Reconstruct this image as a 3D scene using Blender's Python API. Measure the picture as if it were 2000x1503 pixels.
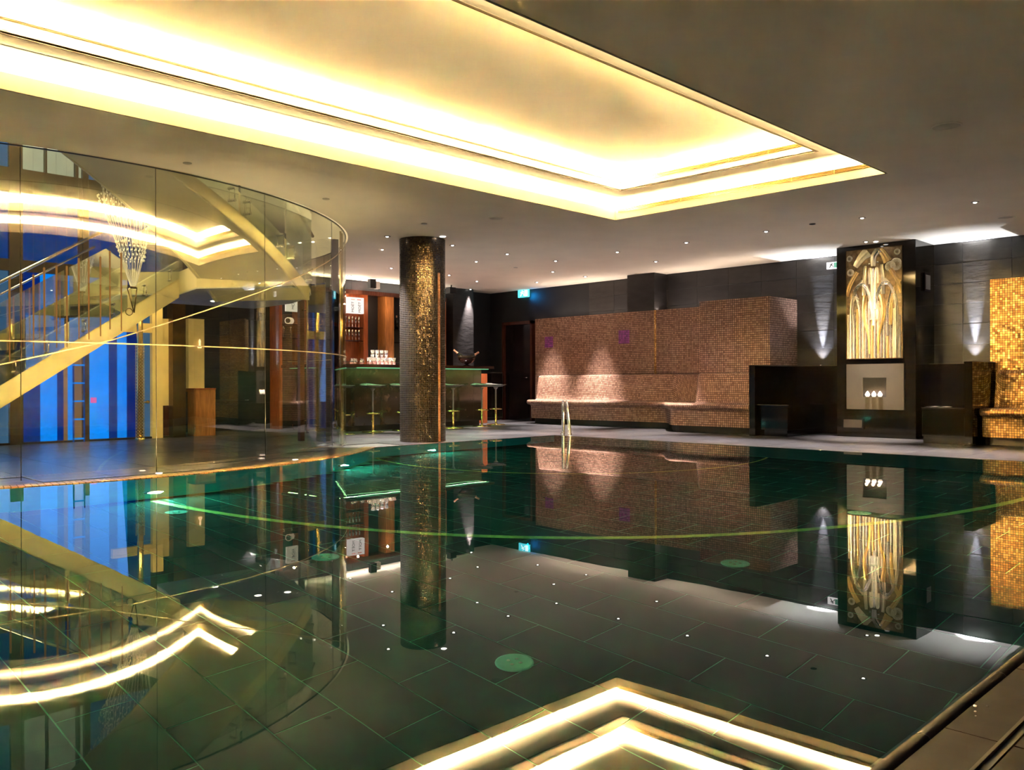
import bpy, bmesh, math, random
from mathutils import Vector, Matrix
from mathutils.geometry import tessellate_polygon
random.seed(7)
S2 = math.sqrt(2)
for o in list(bpy.data.objects): bpy.data.objects.remove(o)
sc = bpy.context.scene
COL = sc.collection

# ------------------------------------------------------------------ camera
cam = bpy.data.cameras.new('camera'); co = bpy.data.objects.new('camera', cam); COL.objects.link(co)
cam.sensor_width = 36; cam.lens = 1665/2000*36
cam.shift_y = -4.5/2000; cam.clip_start = .02; cam.clip_end = 200
cx_ = Vector((1, -1, 0)).normalized(); cz_ = Vector((-1, -1, 0)).normalized(); cy_ = Vector((0, 0, 1))
m = Matrix((cx_, cy_, cz_)).transposed().to_4x4()
m = Matrix.Translation((0, 0, .84)) @ m @ Matrix.Rotation(-.0028, 4, 'Z')
co.matrix_world = m
sc.camera = co
# ------------------------------------------------------------------ world / exposure / cycles
w = bpy.data.worlds.new('world'); sc.world = w; w.use_nodes = True
w.node_tree.nodes['Background'].inputs[0].default_value = (.05, .08, .16, 1)
w.node_tree.nodes['Background'].inputs[1].default_value = .05
vs = sc.view_settings; vs.view_transform = 'Standard'; vs.look = 'None'; vs.gamma = 1; vs.use_curve_mapping = False
vs.exposure = 0.5
cy = sc.cycles
cy.max_bounces = 12; cy.diffuse_bounces = 3; cy.glossy_bounces = 6; cy.transmission_bounces = 6
cy.transparent_max_bounces = 24; cy.caustics_reflective = True; cy.caustics_refractive = False
cy.sample_clamp_indirect = 0; cy.use_denoising = True

# ------------------------------------------------------------------ lights of the cove
def light(name, kind, loc, energy, color, target=None, **k):
    L = bpy.data.lights.new(name, kind); L.energy = energy; L.color = color
    o = bpy.data.objects.new(name, L); COL.objects.link(o); o.location = loc
    for a, v in k.items(): setattr(L, a, v)
    if target is not None:
        d = Vector(target)-Vector(loc)
        o.rotation_euler = d.to_track_quat('-Z', 'Y').to_euler()
    return o
WARM = (1, .72, .34)
def strip(name, x0, y0, x1, y1, z, per_m, width=.05, color=WARM, dz=1, tilt=0):
    L = math.hypot(x1-x0, y1-y0)
    o = light(name, 'AREA', ((x0+x1)/2, (y0+y1)/2, z), per_m*L, color, shape='RECTANGLE', size=L, size_y=width)
    R = Matrix.Rotation(math.atan2(y1-y0, x1-x0), 4, 'Z') @ (Matrix.Rotation(math.pi+math.radians(tilt), 4, 'X') if dz > 0 else Matrix.Identity(4))
    o.matrix_world = Matrix.Translation(o.location) @ R
    return o
CX0, CX1, CY0, CY1 = -3.4, 8.58, 3.35, 6.72        # outer opening of the cove
IX0, IX1, IY0, IY1 = -2.8, 8.03, 3.80, 6.20        # inner opening
P1, P2 = 60, 340; TL = 64
for (a, b, c, d, t) in ((CX1+.1, CY0, CX1+.1, CY1, -TL), (CX0, CY0-.1, CX1+.1, CY0-.1, -TL), (CX0, CY1+.1, CX1+.1, CY1+.1, TL)):
    strip('cove_strip_light', a, b, c, d, 2.985, P1, tilt=t)
for (a, b, c, d, t) in ((IX1+.1, IY0, IX1+.1, IY1, -TL), (IX0, IY0-.1, IX1+.1, IY0-.1, -TL), (IX0, IY1+.1, IX1+.1, IY1+.1, TL)):
    strip('cove_strip_light', a, b, c, d, 3.17, P2, tilt=t)

# ------------------------------------------------------------------ node helpers
def mat(name):
    M = bpy.data.materials.new(name); M.use_nodes = True; nt = M.node_tree; nt.nodes.clear()
    out = nt.nodes.new('ShaderNodeOutputMaterial'); return M, nt, out
def nd(nt, t, ins=None, **k):
    n = nt.nodes.new(t)
    for a, v in k.items(): setattr(n, a, v)
    if ins:
        for i, v in ins.items():
            if isinstance(v, bpy.types.NodeSocket): nt.links.new(v, n.inputs[i])
            else: n.inputs[i].default_value = v
    return n
def math_(nt, op, a, b=0.0, c=0.0):
    n = nd(nt, 'ShaderNodeMath', {0: a, 1: b}, operation=op); return n.outputs[0]
def c4(c): return (c[0], c[1], c[2], 1)
def ramp(nt, fac, stops):
    r = nd(nt, 'ShaderNodeValToRGB', {0: fac}); e = r.color_ramp.elements
    while len(e) < len(stops): e.new(.5)
    for i, (p, c) in enumerate(stops): e[i].position = p; e[i].color = c4(c)
    return r.outputs[0]
def plain(name, col, rough=.5, metal=0, spec=.5, var=.15, scale=6, bump=0, coat=0, emit=None, es=0, alpha=1, stretch=(1, 1, 1), ior=1.5):
    M, nt, out = mat(name)
    tc = nd(nt, 'ShaderNodeTexCoord'); mp = nd(nt, 'ShaderNodeMapping', {0: tc.outputs['Object'], 'Scale': stretch})
    nz = nd(nt, 'ShaderNodeTexNoise', {'Vector': mp.outputs[0], 'Scale': scale, 'Detail': 4})
    a = tuple(max(0, v*(1-var)) for v in col); b = tuple(min(1, v*(1+var)) for v in col)
    c = ramp(nt, nz.outputs[0], [(.3, a), (.7, b)])
    p = nd(nt, 'ShaderNodeBsdfPrincipled', {'Base Color': c, 'Roughness': rough, 'Metallic': metal, 'Specular IOR Level': spec, 'Coat Weight': coat, 'IOR': ior})
    if emit: p.inputs['Emission Color'].default_value = c4(emit); p.inputs['Emission Strength'].default_value = es
    if bump:
        bm = nd(nt, 'ShaderNodeBump', {'Height': nz.outputs[0], 'Strength': bump, 'Distance': .01}); nt.links.new(bm.outputs[0], p.inputs['Normal'])
    nt.links.new(p.outputs[0], out.inputs[0]); return M
def emis(name, col, s):
    M, nt, out = mat(name); tc = nd(nt, 'ShaderNodeTexCoord')
    nz = nd(nt, 'ShaderNodeTexNoise', {'Vector': tc.outputs['Object'], 'Scale': 2.5, 'Detail': 2})
    c = ramp(nt, nz.outputs[0], [(.3, tuple(v*.85 for v in col)), (.7, col)])
    e = nd(nt, 'ShaderNodeEmission', {0: c, 1: s}); nt.links.new(e.outputs[0], out.inputs[0]); return M
def mosaic(name, c1, c2, grout, size=.036, rough=.3, metal=0, tilt=.25, gap=.13, c3=None, spec=.5):
    """small square mosaic: uv in metres, one colour and one slight tilt for each tile"""
    M, nt, out = mat(name)
    uv = nd(nt, 'ShaderNodeUVMap')
    sc_ = nd(nt, 'ShaderNodeVectorMath', {0: uv.outputs[0], 3: 1/size}, operation='SCALE')
    fl = nd(nt, 'ShaderNodeVectorMath', {0: sc_.outputs[0]}, operation='FLOOR')
    fr = nd(nt, 'ShaderNodeVectorMath', {0: sc_.outputs[0]}, operation='FRACTION')
    s = nd(nt, 'ShaderNodeSeparateXYZ', {0: fr.outputs[0]})
    def edge(v):
        a = math_(nt, 'ABSOLUTE', math_(nt, 'SUBTRACT', v, .5)); return math_(nt, 'LESS_THAN', a, .5-gap/2)
    mask = math_(nt, 'MULTIPLY', edge(s.outputs[0]), edge(s.outputs[1]))
    wn = nd(nt, 'ShaderNodeTexWhiteNoise', {'Vector': fl.outputs[0]}, noise_dimensions='3D')
    stops = [(0, c1), (1, c2)] if c3 is None else [(0, c1), (.7, c2), (1, c3)]
    tcol = ramp(nt, wn.outputs[0], stops)
    mix = nd(nt, 'ShaderNodeMix', {0: mask, 6: c4(grout), 7: tcol}, data_type='RGBA')
    geo = nd(nt, 'ShaderNodeNewGeometry')
    off = nd(nt, 'ShaderNodeVectorMath', {0: wn.outputs[1], 1: (-.5, -.5, -.5)}, operation='ADD')
    off2 = nd(nt, 'ShaderNodeVectorMath', {0: off.outputs[0], 3: tilt}, operation='SCALE')
    nn = nd(nt, 'ShaderNodeVectorMath', {0: geo.outputs['Normal'], 1: off2.outputs[0]}, operation='ADD')
    nn2 = nd(nt, 'ShaderNodeVectorMath', {0: nn.outputs[0]}, operation='NORMALIZE')
    rg = math_(nt, 'SUBTRACT', .9, math_(nt, 'MULTIPLY', mask, .9-rough))
    mt = math_(nt, 'MULTIPLY', mask, metal)
    p = nd(nt, 'ShaderNodeBsdfPrincipled', {'Base Color': mix.outputs[2], 'Roughness': rg, 'Metallic': mt, 'Normal': nn2.outputs[0], 'Specular IOR Level': spec})
    nt.links.new(p.outputs[0], out.inputs[0]); return M
def thin_glass(name, tint=(1, 1, 1), ior=1.5, boost=1.0, rough=0):
    M, nt, out = mat(name)
    geo = nd(nt, 'ShaderNodeNewGeometry')
    dt = nd(nt, 'ShaderNodeVectorMath', {0: geo.outputs['Normal'], 1: geo.outputs['Incoming']}, operation='DOT_PRODUCT')
    k = math_(nt, 'SUBTRACT', 1.0, math_(nt, 'ABSOLUTE', dt.outputs['Value']))
    f0 = ((ior-1)/(ior+1))**2
    f = math_(nt, 'MULTIPLY', math_(nt, 'MULTIPLY_ADD', math_(nt, 'POWER', k, 5.0), 1-f0, f0), boost)
    tc = nd(nt, 'ShaderNodeTexCoord'); nz = nd(nt, 'ShaderNodeTexNoise', {'Vector': tc.outputs['Object'], 'Scale': 1.0})
    c = ramp(nt, nz.outputs[0], [(0, tuple(v*.98 for v in tint)), (1, tint)])
    t = nd(nt, 'ShaderNodeBsdfTransparent', {0: c}); g = nd(nt, 'ShaderNodeBsdfGlossy', {0: (1, 1, 1, 1), 'Roughness': rough})
    mx = nd(nt, 'ShaderNodeMixShader', {0: f, 1: t.outputs[0], 2: g.outputs[0]}); nt.links.new(mx.outputs[0], out.inputs[0]); return M

MT = {}
MT['plaster'] = plain('plaster', (.88, .82, .71), .85, var=.03, scale=2, bump=.02)
MT['plaster_cove'] = plain('cove_plaster', (.88, .85, .78), .8, var=.02, scale=2)
MT['rear_wall'] = plain('rear_wall', (.10, .075, .05), .6)
MT['lip'] = plain('cove_lip_toned_down', (.26, .225, .165), .8, var=.03)  # lips darkened in colour so the cove light on the risers reads dimmer
MT['slate'] = plain('slate_wall', (.018, .0155, .0145), .36, var=.35, scale=5, bump=.5, stretch=(1, 1, 3))
MT['slate2'] = plain('slate_wall_dark', (.014, .0125, .013), .42, var=.35, scale=4, bump=.5, stretch=(1, 1, 3))
MT['deck'] = plain('deck_slate', (.042, .041, .045), .30, spec=.3, var=.35, scale=4, bump=.04, stretch=(1, 2.5, 1))
MT['deck2'] = plain('deck_slate_pale', (.054, .051, .053), .28, spec=.3, var=.35, scale=4, bump=.04, stretch=(1, 2.5, 1))
MT['deck_joint'] = plain('deck_joint', (.05, .05, .05), .5)
MT['rim'] = plain('pool_rim_slate', (.018, .014, .012), .55, spec=.15, var=.3, scale=9, bump=.06)
MT['rim_mosaic'] = mosaic('rim_mosaic', (.20, .10, .04), (.42, .24, .09), (.06, .04, .03), size=.05, rough=.3, tilt=.15)
MT['black_glass'] = plain('black_glass', (.006, .004, .002), .06, var=.2, spec=.45)
MT['black_glass2'] = plain('black_glass_back', (.008, .005, .005), .10, var=.3, spec=.5)
MT['black_matt'] = plain('black_matt', (.006, .006, .007), .6)
MT['mos_bench'] = mosaic('mosaic_bronze', (.24, .12, .08), (.46, .27, .19), (.03, .017, .012), rough=.28, metal=.25, tilt=.12, gap=.2)
MT['mos_gold'] = mosaic('mosaic_gold', (.30, .13, .03), (.66, .36, .10), (.05, .03, .015), size=.031, rough=.32, metal=.6, tilt=.18, gap=.16, c3=(.85, .55, .22))
MT['mos_col'] = mosaic('mosaic_column', (.06, .045, .036), (.14, .095, .05), (.036, .032, .030), size=.026, rough=.27, metal=.9, tilt=.10, gap=.2)
MT['mos_purple'] = mosaic('mosaic_purple', (.16, .03, .20), (.34, .06, .36), (.03, .01, .04), size=.04, rough=.3, tilt=.1)
MT['pool_tile'] = plain('pool_tile', (.007, .045, .034), .6, spec=.08, var=.4, scale=3)
MT['pool_grout'] = plain('pool_grout', (.25, .80, .50), .8, var=.1)
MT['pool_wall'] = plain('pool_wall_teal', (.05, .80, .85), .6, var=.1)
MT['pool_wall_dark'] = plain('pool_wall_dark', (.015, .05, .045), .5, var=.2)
MT['gold_line'] = plain('gold_inlay', (.85, .80, .15), .5, var=.25, scale=30)
MT['pane_line'] = plain('pane_line', (.58, .46, .26), .5)
MT['steel'] = plain('stainless_steel', (.75, .73, .70), .16, metal=1, var=.05)
MT['brass'] = plain('brass', (.80, .58, .22), .22, metal=1, var=.1)
MT['bronze'] = plain('dark_bronze', (.16, .10, .045), .3, metal=1, var=.15)
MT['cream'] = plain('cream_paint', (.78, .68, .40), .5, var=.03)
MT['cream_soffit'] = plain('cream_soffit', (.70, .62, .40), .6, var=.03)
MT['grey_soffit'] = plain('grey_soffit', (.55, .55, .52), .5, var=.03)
MT['wood_red'] = plain('red_wood', (.36, .085, .022), .35, var=.3, scale=8, stretch=(6, 6, .6))
MT['wood'] = plain('brown_wood', (.42, .17, .045), .4, var=.3, scale=8, stretch=(6, 6, .6))
MT['wood_dark'] = plain('dark_wood', (.07, .022, .012), .25, var=.3, scale=8, stretch=(6, 6, .6))
MT['counter'] = plain('counter_top', (.05, .018, .012), .15, var=.2)
MT['bar_front'] = plain('bar_front_gloss', (.034, .020, .011), .12, var=.25, spec=.8)
MT['seat_black'] = plain('stool_seat', (.09, .09, .08), .2, spec=.8)
MT['art_gold'] = plain('art_gold', (.88, .64, .30), .30, metal=1, var=.15, scale=14, stretch=(8, 8, 1))
MT['art_pale'] = plain('art_pale_gold', (.88, .82, .68), .28, metal=1, var=.15, scale=14, stretch=(8, 8, 1))
MT['art_silver'] = plain('art_silver', (.80, .78, .75), .26, metal=1, var=.15, scale=14, stretch=(8, 8, 1))
MT['art_dark'] = plain('art_ground', (.24, .17, .10), .38, metal=.9, var=.4, scale=20)
MT['taupe'] = plain('taupe_metal', (.062, .052, .038), .5, metal=.2, var=.06)
MT['vent'] = plain('vent_panel', (.05, .04, .03), .45)
MT['flame'] = emis('flame', (1, .72, .55), 5)
MT['white_ceramic'] = plain('white_ceramic', (.85, .80, .76), .3, emit=(1, .8, .7), es=.6)
MT['lamp'] = emis('lamp_glow', (1, .93, .85), 12)
MT['uw_lamp'] = emis('underwater_lamp', (.9, 1, .95), 12)
MT['trim_ring'] = plain('lamp_trim', (.35, .33, .30), .3, metal=.8)
MT['box_white'] = emis('lightbox_glow', (1, .87, .78), .95)
MT['ink'] = plain('ink', (.04, .03, .03), .5)
MT['ink_red'] = plain('red_ink', (.5, .08, .06), .5)
MT['sign_cyan'] = emis('sign_cyan', (.10, .80, .95), 1.6)
MT['sign_white'] = emis('sign_white', (.75, 1, 1), 2.2)
MT['sign_pale'] = emis('sign_pale', (1, .95, .93), 1.5)
MT['white_plastic'] = plain('white_plastic', (.75, .73, .70), .4)
MT['glass'] = thin_glass('enclosure_glass', (.955, .965, .90), 1.5, .30)
MT['glass_rail'] = thin_glass('railing_glass', (.86, .95, .90), 1.5, 1.0)
MT['glassware'] = thin_glass('glassware', (.90, .90, .88), 1.5, 1.6, .04)
MT['crystal'] = plain('crystal_bead', (.92, .92, .95), .15, metal=0, var=.2, scale=40)
MT['bottle'] = plain('dark_bottle', (.008, .012, .008), .08)
MT['foil'] = plain('pink_gold_foil', (.85, .48, .32), .35, metal=.7, var=.2, scale=60)
MT['paper'] = plain('paper', (.75, .73, .7), .6)
MT['drop'] = plain('water_drop', (.5, .5, .5), .02, metal=1)
MT['green_disc'] = plain('inlet_disc', (.16, .55, .38), .5, var=.2)
MT['mullion'] = plain('mullion_brown', (.045, .03, .015), .4, metal=.3, var=.1)
MT['amber'] = emis('amber_reflection', (.75, .32, .08), .38)  # glow colour standing in for amber reflections in the glass
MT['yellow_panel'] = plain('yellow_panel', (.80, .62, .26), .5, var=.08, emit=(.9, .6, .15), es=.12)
def blue(name, col, s):
    return emis(name, col, s)
BL = {'azure': blue('pane_azure', (.0, .24, 1.0), .95), 'navy': blue('pane_navy', (.0, .02, .22), .75),
      'mid': blue('pane_blue', (.0, .05, .30), .6), 'dull': blue('pane_slate_blue', (.12, .09, .16), .8),
      'tan': blue('pane_tan', (.22, .13, .06), .8), 'pale': blue('pane_pale', (.50, .52, .36), .7), 'steel': blue('pane_steel', (.05, .13, .26), .8)}
# pool water: one refracting, reflecting surface
M, nt, out = mat('pool_water')
tc = nd(nt, 'ShaderNodeTexCoord'); nz = nd(nt, 'ShaderNodeTexNoise', {'Vector': tc.outputs['Object'], 'Scale': 2.2, 'Detail': 2})
bp = nd(nt, 'ShaderNodeBump', {'Height': nz.outputs[0], 'Strength': .02, 'Distance': .01})
fr = nd(nt, 'ShaderNodeFresnel', {0: 1.333, 'Normal': bp.outputs[0]})
gl = nd(nt, 'ShaderNodeBsdfGlossy', {0: (1, 1, 1, 1), 'Roughness': 0, 'Normal': bp.outputs[0]})
rf = nd(nt, 'ShaderNodeBsdfRefraction', {0: (.62, .92, .80, 1), 'Roughness': 0, 'IOR': 1.333, 'Normal': bp.outputs[0]})
mx = nd(nt, 'ShaderNodeMixShader', {0: fr.outputs[0], 1: rf.outputs[0], 2: gl.outputs[0]}); nt.links.new(mx.outputs[0], out.inputs[0])
MT['water'] = M

# ------------------------------------------------------------------ mesh helpers
def boxuv(n, p):
    ax, ay, az = abs(n.x), abs(n.y), abs(n.z)
    if az >= ax and az >= ay: return (p.x, p.y)
    if ax >= ay: return (p.y, p.z)
    return (p.x, p.z)
class MB:
    def __init__(s): s.v = []; s.f = []; s.uv = []; s.sm = []
    def face(s, pts, uv=None, smooth=False):
        i = len(s.v); s.v += [Vector(p) for p in pts]; s.f.append(list(range(i, i+len(pts)))); s.uv.append(uv); s.sm.append(smooth)
    def box(s, x0, y0, z0, x1, y1, z1, M=None):
        P = [Vector((x, y, z)) for z in (z0, z1) for y in (y0, y1) for x in (x0, x1)]
        if M is not None: P = [M @ p for p in P]
        for q in ((0, 2, 3, 1), (4, 5, 7, 6), (0, 1, 5, 4), (2, 6, 7, 3), (0, 4, 6, 2), (1, 3, 7, 5)): s.face([P[k] for k in q])
        return s
    def prism(s, poly, z0, z1, M=None):
        a = [Vector((x, y, z0)) for x, y in poly]; b = [Vector((x, y, z1)) for x, y in poly]
        if M is not None: a = [M @ p for p in a]; b = [M @ p for p in b]
        n = len(poly); s.face(a[::-1]); s.face(b)
        for i in range(n): j = (i+1) % n; s.face([a[i], a[j], b[j], b[i]])
        return s
    def tube(s, path, r, n=8, caps=True, r2=None):
        path = [Vector(p) for p in path]; rings = []; up = None
        for i, p in enumerate(path):
            t = (path[min(i+1, len(path)-1)]-path[max(i-1, 0)]).normalized()
            if up is None: up = t.orthogonal().normalized()
            up = (up-t*up.dot(t)).normalized(); sd = t.cross(up)
            rr = r if r2 is None else r+(r2-r)*i/(len(path)-1)
            rings.append([p+(up*math.cos(2*math.pi*k/n)+sd*math.sin(2*math.pi*k/n))*rr for k in range(n)])
        for a, b in zip(rings, rings[1:]):
            for k in range(n): j = (k+1) % n; s.face([a[k], a[j], b[j], b[k]], smooth=True)
        if caps: s.face(rings[0][::-1]); s.face(rings[-1])
        return s
    def lathe(s, prof, c=(0, 0, 0), n=24, M=None, arc=False):
        cx, cy_, cz = c; L = [0]
        for a, b in zip(prof, prof[1:]): L.append(L[-1]+math.hypot(b[0]-a[0], b[1]-a[1]))
        def pt(i, k):
            a = 2*math.pi*k/n; p = Vector((prof[i][0]*math.cos(a), prof[i][0]*math.sin(a), prof[i][1]))
            if M is not None: p = M @ p
            return p+Vector(c)
        for i in range(len(prof)-1):
            R = max(prof[i][0], prof[i+1][0])
            for k in range(n):
                pts = [pt(i, k), pt(i, k+1), pt(i+1, k+1), pt(i+1, k)]
                uv = [(2*math.pi*R*k/n, L[i]), (2*math.pi*R*(k+1)/n, L[i]), (2*math.pi*R*(k+1)/n, L[i+1]), (2*math.pi*R*k/n, L[i+1])]
                if prof[i][0] < 1e-6: pts.pop(0); uv.pop(0)
                elif prof[i+1][0] < 1e-6: pts.pop(); uv.pop()
                s.face(pts, uv, True)
        return s
    def grid(s, rows, uvs=None, smooth=True, flip=False):
        for i in range(len(rows)-1):
            for j in range(len(rows[i])-1):
                q = [(i, j), (i, j+1), (i+1, j+1), (i+1, j)]
                if flip: q = q[::-1]
                s.face([rows[a][b] for a, b in q], [uvs[a][b] for a, b in q] if uvs else None, smooth)
        return s
    def build(s, name, material, parent=None, loc=None, bevel=0):
        me = bpy.data.meshes.new(name); o = bpy.data.objects.new(name, me); COL.objects.link(o)
        off = Vector(loc) if loc is not None else Vector((0, 0, 0))
        me.from_pydata([tuple(v-off) for v in s.v], [], s.f)
        me.update()
        ul = me.uv_layers.new(name='UVMap')
        for pi, pl in enumerate(me.polygons):
            pl.use_smooth = s.sm[pi]; u = s.uv[pi]
            for k, li in enumerate(pl.loop_indices):
                ul.data[li].uv = u[k] if u else boxuv(pl.normal, s.v[s.f[pi][k]])
        b = bmesh.new(); b.from_mesh(me); bmesh.ops.remove_doubles(b, verts=b.verts, dist=1e-5)
        b.to_mesh(me); b.free()
        me.materials.append(material); o.location = off
        if parent is not None:
            o.parent = parent; o.matrix_parent_inverse = parent.matrix_basis.inverted()
        if bevel:
            md = o.modifiers.new('bevel', 'BEVEL'); md.width = bevel; md.segments = 2; md.limit_method = 'ANGLE'
        return o
def tag(o, label=None, cat=None, group=None, kind=None):
    if label: o['label'] = label
    if cat: o['category'] = cat
    if group: o['group'] = group
    if kind: o['kind'] = kind
    return o
def thing(name, label, cat, loc=(0, 0, 0), group=None):
    o = bpy.data.objects.new(name, None); COL.objects.link(o); o.location = loc; o.empty_display_size = .1
    return tag(o, label, cat, group)
def struct(name, mb, m_, parent=None):
    o = mb.build(name, m_, parent)
    if parent is None: o['kind'] = 'structure'
    return o
def copy_tree(o, parent=None):
    c = o.copy(); COL.objects.link(c); mi = o.matrix_parent_inverse.copy()
    if parent is not None: c.parent = parent; c.matrix_parent_inverse = mi
    for ch in o.children: copy_tree(ch, c)
    return c
def instance(src, loc, parent):
    c = src.copy(); COL.objects.link(c); c.location = loc
    if parent is not None: c.parent = parent; c.matrix_parent_inverse = Matrix.Identity(4)
    return c
def poly_faces(mb, loops, z, up=True):
    """flat face with holes at height z"""
    L = [[Vector((x, y, 0)) for x, y in l] for l in loops]; flat = [p for l in L for p in l]
    for t in tessellate_polygon(L):
        a, b, c = [flat[i] for i in t]
        n = (b-a).cross(c-a).z
        if abs(n) < 1e-9: continue
        if (n > 0) != up: a, c = c, a
        mb.face([(p.x, p.y, z) for p in (a, b, c)])
def text_mesh(name, body, size, M, material, parent, extrude=.001):
    cu = bpy.data.curves.new(name, 'FONT'); cu.body = body; cu.size = size; cu.align_x = 'CENTER'; cu.align_y = 'CENTER'; cu.extrude = extrude
    o = bpy.data.objects.new(name, cu); COL.objects.link(o)
    dg = bpy.context.evaluated_depsgraph_get(); me = bpy.data.meshes.new_from_object(o.evaluated_get(dg))
    bpy.data.objects.remove(o); o = bpy.data.objects.new(name, me); COL.objects.link(o)
    me.materials.clear(); me.materials.append(material); me.transform(M)
    if parent is not None: o.parent = parent; o.matrix_parent_inverse = parent.matrix_basis.inverted()
    return o
def frame(origin, xdir, ydir):
    x = Vector(xdir).normalized(); y = Vector(ydir).normalized(); z = x.cross(y)
    return Matrix.Translation(origin) @ Matrix((x, y, z)).transposed().to_4x4()

# ================================================================== THE SETTING
C = (3.0, 12.8); R_RIM = 5.13; R_GLASS = 4.67; R_VOID = 4.70; H = 2.9; D = 1.35
def arc(R, a0, a1, n): return [(C[0]+R*math.cos(math.radians(a0+(a1-a0)*i/n)), C[1]+R*math.sin(math.radians(a0+(a1-a0)*i/n))) for i in range(n+1)]
PX0, PX1, PY0, PY1 = -1.5, 10.1, .755, 9.15
a_end = math.degrees(math.atan2(PY1-C[1], math.sqrt(R_RIM**2-(PY1-C[1])**2)))      # where the curve meets the straight side
a_start = -math.degrees(math.acos((PX0-C[0])/R_RIM))
rim_arc = arc(R_RIM, a_start, a_end, 60)
pool = [(PX0, PY0), (PX1, PY0), (PX1, PY1)] + rim_arc[::-1]
X0, X1, Y0, Y1 = -4.2, 13.6, -2.5, 14.3
FY = 13.2            # plane of the glazed facade
FX = 5.86            # its right end
room = [(X0, Y0), (X1, Y0), (X1, Y1), (FX, Y1), (FX, FY), (X0, FY)]
# floor slab with the pool cut out
b = MB(); poly_faces(b, [room, pool], -.004)
n = len(pool)
for i in range(n):
    p, q = pool[i], pool[(i+1) % n]; b.face([(p[0], p[1], -.004), (q[0], q[1], -.004), (q[0], q[1], -.03), (p[0], p[1], -.03)])
floor = struct('floor', b, MT['deck_joint'])
# deck tiles, each a piece of its own
def inpool(x, y, mgn):
    if math.hypot(x-C[0], y-C[1]) < R_RIM+mgn*0: 
        return math.hypot(x-C[0], y-C[1]) > R_RIM-mgn and y < PY1+3 and False
    return PX0-mgn < x < PX1+mgn and PY0-mgn < y < PY1+mgn
def inroom(x, y): return Y0 < y and x < X1+.31 and ((y < FY+.3 and x > X0) or (x > FX-.1 and y < Y1+.31))
ts = .6
t0 = MB().box(-ts/2+.003, -ts/2+.003, -.006, ts/2-.003, ts/2-.003, .003).build('floor_tile', MT['deck'], floor, bevel=0)
t1 = MB().box(-ts/2+.003, -ts/2+.003, -.006, ts/2-.003, ts/2-.003, .003).build('floor_tile', MT['deck2'], floor)
first = {0: t0, 1: t1}; used = {0: False, 1: False}; stuff = MB(); cnt = 0
cands = []
for i in range(-8, 30):
    for j in range(-6, 28):
        cxx, cyy = 10.1+.3+ts*(i-17)+.012, 9.15+.3+ts*(j-15)+.012
        corners = [(cxx+sx*.3, cyy+sy*.3) for sx in (-1, 1) for sy in (-1, 1)]
        if not all(inroom(*c) for c in corners): continue
        if cyy < PY0-.2: continue
        bad = False
        for c in corners:
            r = math.hypot(c[0]-C[0], c[1]-C[1])
            if r < R_RIM-.14: continue
            if c[1] < PY1-.05 and c[0] < PX1-.05 and r >= R_RIM-.14: bad = True
            if r >= R_RIM-.14 and c[0] < 6.7: bad = True
        if bad: continue
        dx, dy = cxx, cyy; fwd = (dx+dy)/S2; lat = (dx-dy)/S2
        if fwd < .5 or abs(lat)/fwd > .75: continue
        cands.append((cxx, cyy))
for (x, y) in cands:
    k = random.randint(0, 1)
    if x+.3 > X1 or y+.3 > (Y1 if x > FX else FY):
        xa, xb, ya, yb = x-.297, min(x+.297, X1), y-.297, min(y+.297, Y1 if x > FX else FY)
        if xb-xa < .03 or yb-ya < .03: continue
        MB().box(xa, ya, -.006, xb, yb, .003).build('floor_tile', MT['deck'], floor); continue
    if not used[k]: first[k].location = (x, y, 0); used[k] = True
    else: instance(first[k], (x, y, random.uniform(-.0006, .0006)), floor)
# infill band between the whole tiles and the rim, dark slate
b = MB()
for i in range(60):
    a0, a1 = a_start+(a_end-a_start)*i/60, a_start+(a_end-a_start)*(i+1)/60
    p = arc(R_RIM-.15, a0, a1, 1); q = arc(R_RIM-1.1, a0, a1, 1)
    b.face([(*p[0], -.0015), (*p[1], -.0015), (*q[1], -.0015), (*q[0], -.0015)])
b.build('floor_infill', MT['deck'], floor)
# curved mosaic rim of the pool, straight slate rim on the far sides
b = MB()
for i in range(80):
    a0, a1 = a_start+(a_end-a_start)*i/80, a_start+(a_end-a_start)*(i+1)/80
    p = arc(R_RIM+.012, a0, a1, 1); q = arc(R_RIM-.15, a0, a1, 1); u0, u1 = math.radians(a0)*R_RIM, math.radians(a1)*R_RIM
    b.face([(*p[0], .006), (*p[1], .006), (*q[1], .006), (*q[0], .006)], [(u0, 0), (u1, 0), (u1, .16), (u0, .16)])
    b.face([(*p[0], -.06), (*p[1], -.06), (*p[1], .006), (*p[0], .006)], [(u0, 0), (u1, 0), (u1, .06), (u0, .06)])
b.build('rim_mosaic', MT['rim_mosaic'], floor)
b = MB(); b.box(PX1-.012, PY0, -.05, PX1+.02, PY1+.02, .002); b.box(C[0]+R_RIM*math.cos(math.radians(a_end)), PY1-.012, -.05, PX1, PY1+.02, .002)
b.build('rim_edge', MT['deck_joint'], floor)
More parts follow.
